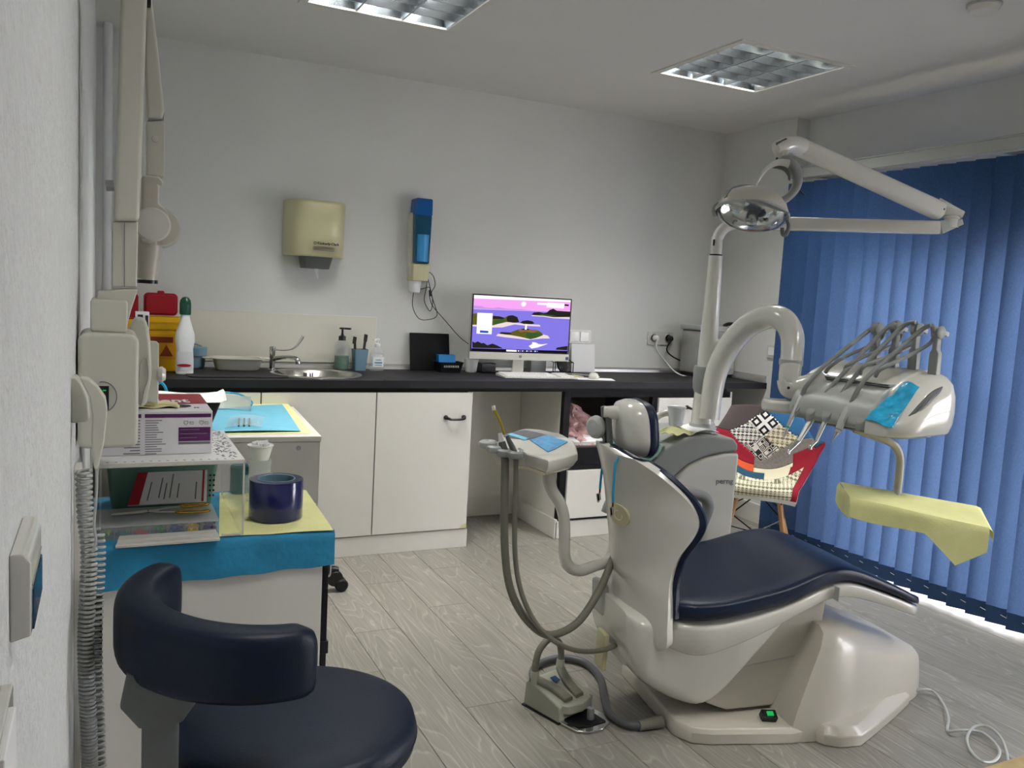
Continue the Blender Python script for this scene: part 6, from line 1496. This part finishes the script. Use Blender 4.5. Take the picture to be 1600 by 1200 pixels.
for sg_, nm_ in ((-1, 'left'), (1, 'right')):
    cyy = -.015+sg_*.032
    pts = [(-.04, cyy+sg_*.034), (-.01, cyy+sg_*.018), (.03, cyy+sg_*.002), (.09, cyy-sg_*.006)]
    g = G(); rr = []
    for i, (x, y) in enumerate(spline([Vector((a, b, 0)) for a, b in pts], [1]*4, 4)[0] and [(p.x, p.y) for p in spline([Vector((a, b, 0)) for a, b in pts], [1]*4, 4)[0]]):
        z = .103-(x+.045)*.28; rr.append([Vector((x, y+q*.019, z+w)) for q, w in ((-1, -.008), (1, -.008), (1, .004), (.8, .008), (-.8, .008), (-1, .004))])
    obj('rubber_key', g.loft(rr), M['hose'], t, bevel=.002)
obj('logo', G().obox((.0, -.015, .0945), (.012, 0, -.0033), (0, .012, 0), (.0006, 0, .0012)), M['padlogo'], t)
for q_ in ((-.03, -.083, .088), (-.04, .05, .09)): obj('handle_socket', G().lathe([(.0155, 0), (.014, .04), (.012, .043)], q_, 16), bpy.data.materials['footswitch_grey'], t)
obj('handle', G().tube([(-.03, -.083, .12), (-.03, -.083, .155), (-.032, -.066, .198), (-.035, -.018, .222), (-.038, .032, .198), (-.04, .05, .155), (-.04, .05, .12)], .0115, n=14, smooth=5), M['hose'], t)
obj('peg', G().lathe([(.011, .012), (.012, .014), (.012, .05), (.009, .053), (.003, .054), (.003, .095)], (.15, .0, 0), 16), M['grey'], t)
fp = [(838, 1072), (832, 1050), (845, 1036), (880, 1028), (915, 1036), (938, 1060), (944, 1090), (953, 1115), (975, 1130), (1000, 1134), (1032, 1128)]
t = thing('foot_control_hose', 'dark grey hose curling from the foot control to the chair base', 'hose', onz(900, 1030, 0))
obj('hose', G().tube([onz(x, y, .016) for x, y in fp], .0135, n=12, smooth=6), M['hose2'], t, world=True)
obj('strain_relief', G().tube([onz(998, 1134, .018), onz(1034, 1127, .02)], [.016, .02], n=14), M['hose'], t, world=True)
# floor power cable at right
fp = [(1418, 1084), (1440, 1077), (1458, 1080), (1473, 1098), (1482, 1122), (1481, 1142), (1500, 1141), (1530, 1143), (1552, 1158), (1562, 1176), (1552, 1190), (1533, 1189), (1516, 1172), (1511, 1153), (1522, 1136), (1543, 1135), (1562, 1150), (1572, 1172), (1576, 1200)]
single('floor_cable', G().tube([onz(x, y, .006+.02*abs(math.sin(i*1.3))) for i, (x, y) in enumerate(fp)], .0045, n=8, smooth=6), M['greyl'], 'thin pale cable curling in a loop on the floor right of the chair', 'cable')

# ------------------------------------------------------------------ things on the cabinet top
c = tp_(1052, 690, .50)
single('yellow_cotton_wad', G().grid(lambda u, v: (c.x-.06+.12*u, c.y-.05+.09*v, LW(0, 0, 0).z+.864+.022*math.sin(PI*u)*math.sin(PI*v)+.005*math.sin(13*u+7*v)), 14, 10, .003), mat('pale_yellow_paper', 'd9dba4', .8), 'crumpled pale yellow paper under the white cup', 'paper')
cz = .889
t = thing('drinking_cup', 'white plastic drinking cup under the filler spout', 'cup', (c.x+.005, c.y, cz))
obj('cup', G().lathe([(.024, 0), (.026, .002), (.034, .07), (.037, .072), (.037, .075), (.033, .073), (.024, .004)], n=32, cap=(True, False)), mat('white_cup', 'e6e8ea', .4, trans=.3), t)
c2 = tp_(1082, 690, .54)
single('napkin', G().grid(lambda u, v: (c2.x-.05+.13*u+.02*v, c2.y-.06+.12*v, .864+.012*math.sin(3*u)+.006*v), 10, 8, .0015), M['paper'], 'folded white napkin on the dental unit beside the cup', 'napkin')

# ------------------------------------------------------------------ patchwork armchair
t = thing('patchwork_armchair', 'patchwork fabric tub chair with beech legs by the blue blind', 'chair', (3.20, 3.43, 0), math.radians(-43))
VT = [0, .06, .12, .3, .42, .5, .6, .75, 1.]
def tb(vals, v): return sinterp(list(zip(VT, vals)), v)
def shell(u, v, off_=0.):
    yc = tb([-.215, -.235, -.20, -.05, .06, .125, .175, .215, .265], v); zc = tb([.385, .42, .445, .43, .425, .445, .50, .61, .81], v)
    w = tb([.185, .19, .195, .215, .23, .24, .245, .245, .19], v); rs = tb([-.02, -.03, -.02, .05, .17, .21, .17, .05, -.015], v)
    fw = tb([.04, .04, .02, -.0, -.04, -.09, -.13, -.10, -.0], v); fx = tb([.0, 0, 0, .02, .06, .075, .06, .02, 0], v); a = abs(u)
    return Vector((u*w+math.copysign(fx*a**3, u), yc+fw*a**2.4, zc+rs*a**2.6+off_))
NU, NV = 64, 72
obj('shell', G().grid(lambda u, v: shell(2*u-1, v)+Vector((0, .006, -.008)), 32, 36, -.007), M['gloss'], t, ang=70)
def region(u, v):
    a = u/.78; b = (v-.79)/.185; p, q = a+b, b-a
    if abs(p) < 1 and abs(q) < 1:
        if p > 0 and q > 0: return 'tile'
        if p <= 0 and q > 0: return 'hound'
        if p > 0 and q <= 0: return 'houndb'
        return 'weave'
    if v > .64:
        if u < 0: return 'fab_brown' if b > .0 or a < -.9 and v > .8 else 'fab_red'
        return 'fab_blue' if b > -.05 else 'fab_grey'
    if v > .5:
        if u < -.5: return 'fab_red'
        if u < -.15: return 'fab_orange' if v < .57 else 'fab_red'
        if u < .62: return 'fab_grey' if v > .54 else 'fab_cream'
        return 'fab_red' if u < .9 or v < .56 else 'fab_teal'
    if v > .40: return 'fab_teal' if u < .1 else ('fab_cream' if u < .6 else 'fab_red')
    if abs(u) < .85: return 'houndg'
    return 'fab_red' if u > 0 else 'fab_blue'
cells = {}
for j in range(NV):
    for i in range(NU):
        cells.setdefault(region(2*(i+.5)/NU-1, (j+.5)/NV), []).append((i, j))
def islands(cl):
    S = set(cl); out = []
    while S:
        st = [S.pop()]; comp = []
        while st:
            c_ = st.pop(); comp.append(c_)
            for d_ in ((1, 0), (-1, 0), (0, 1), (0, -1)):
                n2 = (c_[0]+d_[0], c_[1]+d_[1])
                if n2 in S: S.remove(n2); st.append(n2)
        out.append(comp)
    return out
for key, cl in [(k_, c_) for k_, v_ in cells.items() for c_ in islands(v_) if len(c_) > 6]:
    g = G(); idx = {}
    def vid(i, j):
        if (i, j) not in idx: idx[(i, j)] = len(g.v); g.v.append(shell(2*i/NU-1, j/NV)+Vector((0, -.006, .006)))
        return idx[(i, j)]
    for i, j in cl: g.f.append((vid(i, j), vid(i+1, j), vid(i+1, j+1), vid(i, j+1))); g.m.append(0)
    me_o = obj('patch', g, M[key], t, ang=80, label=M[key].name.replace('_', ' ')+' patch')
    sol = me_o.modifiers.new('solid', 'SOLIDIFY'); sol.thickness = .010; sol.offset = 0
for sx_, sy_ in ((-1, -1), (1, -1), (-1, 1), (1, 1)):
    obj('leg', G().tube([(.10*sx_, .02+.09*sy_, .40), (.135*sx_, .02+.135*sy_, .22), (.20*sx_, .02+.20*sy_, 0)], [.013, .014, .009], n=14), M['beech'], t)
wr_ = G()
for sx_, sy_ in ((-1, -1), (1, -1), (-1, 1), (1, 1)):
    wr_.tube([(.13*sx_, .02+.13*sy_, .26), (-.02*sx_, .02, .38)], .004, n=6); wr_.tube([(.15*sx_, .02+.15*sy_, .2), (0, .02, .14)], .004, n=6); wr_.tube([(.12*sx_, .02+.12*sy_, .34), (.15*sx_, .02-.15*sy_, .2)], .004, n=6)
obj('wire_brace', wr_, M['blackp'], t)

# ------------------------------------------------------------------ wooden table corner bottom right
e0, e1 = onz(1528, 1201, .74), onz(1606, 1176, .74)
dd_ = (e1-e0).normalized(); dd_.z = 0; pp_ = Vector((dd_.y, -dd_.x, 0))
if pp_.dot(CAMP-e0) < 0: pp_ = -pp_
c0 = e0-dd_*.01; q = [c0, c0+dd_*.5, c0+dd_*.5+pp_*.35, c0+pp_*.35]; mc = (q[0]+q[2])/2
t = thing('side_table', 'rough oak table top just entering the bottom right corner', 'table', (mc.x, mc.y, 0))
obj('top', G().prism([(p.x, p.y) for p in q], .712, .74), M['wood'], t, world=True, bevel=.003)
for p in q: obj('leg', G().tube([p.lerp(mc, .12)*1.0-Z*(p.z), p.lerp(mc, .12)+Z*(.712-p.z)], .016, n=12) if False else G().lathe([(.014, 0), (.018, .712)], (p.lerp(mc, .14).x, p.lerp(mc, .14).y, 0), 14), M['wood'], t, world=True)
bpy.context.view_layer.update()
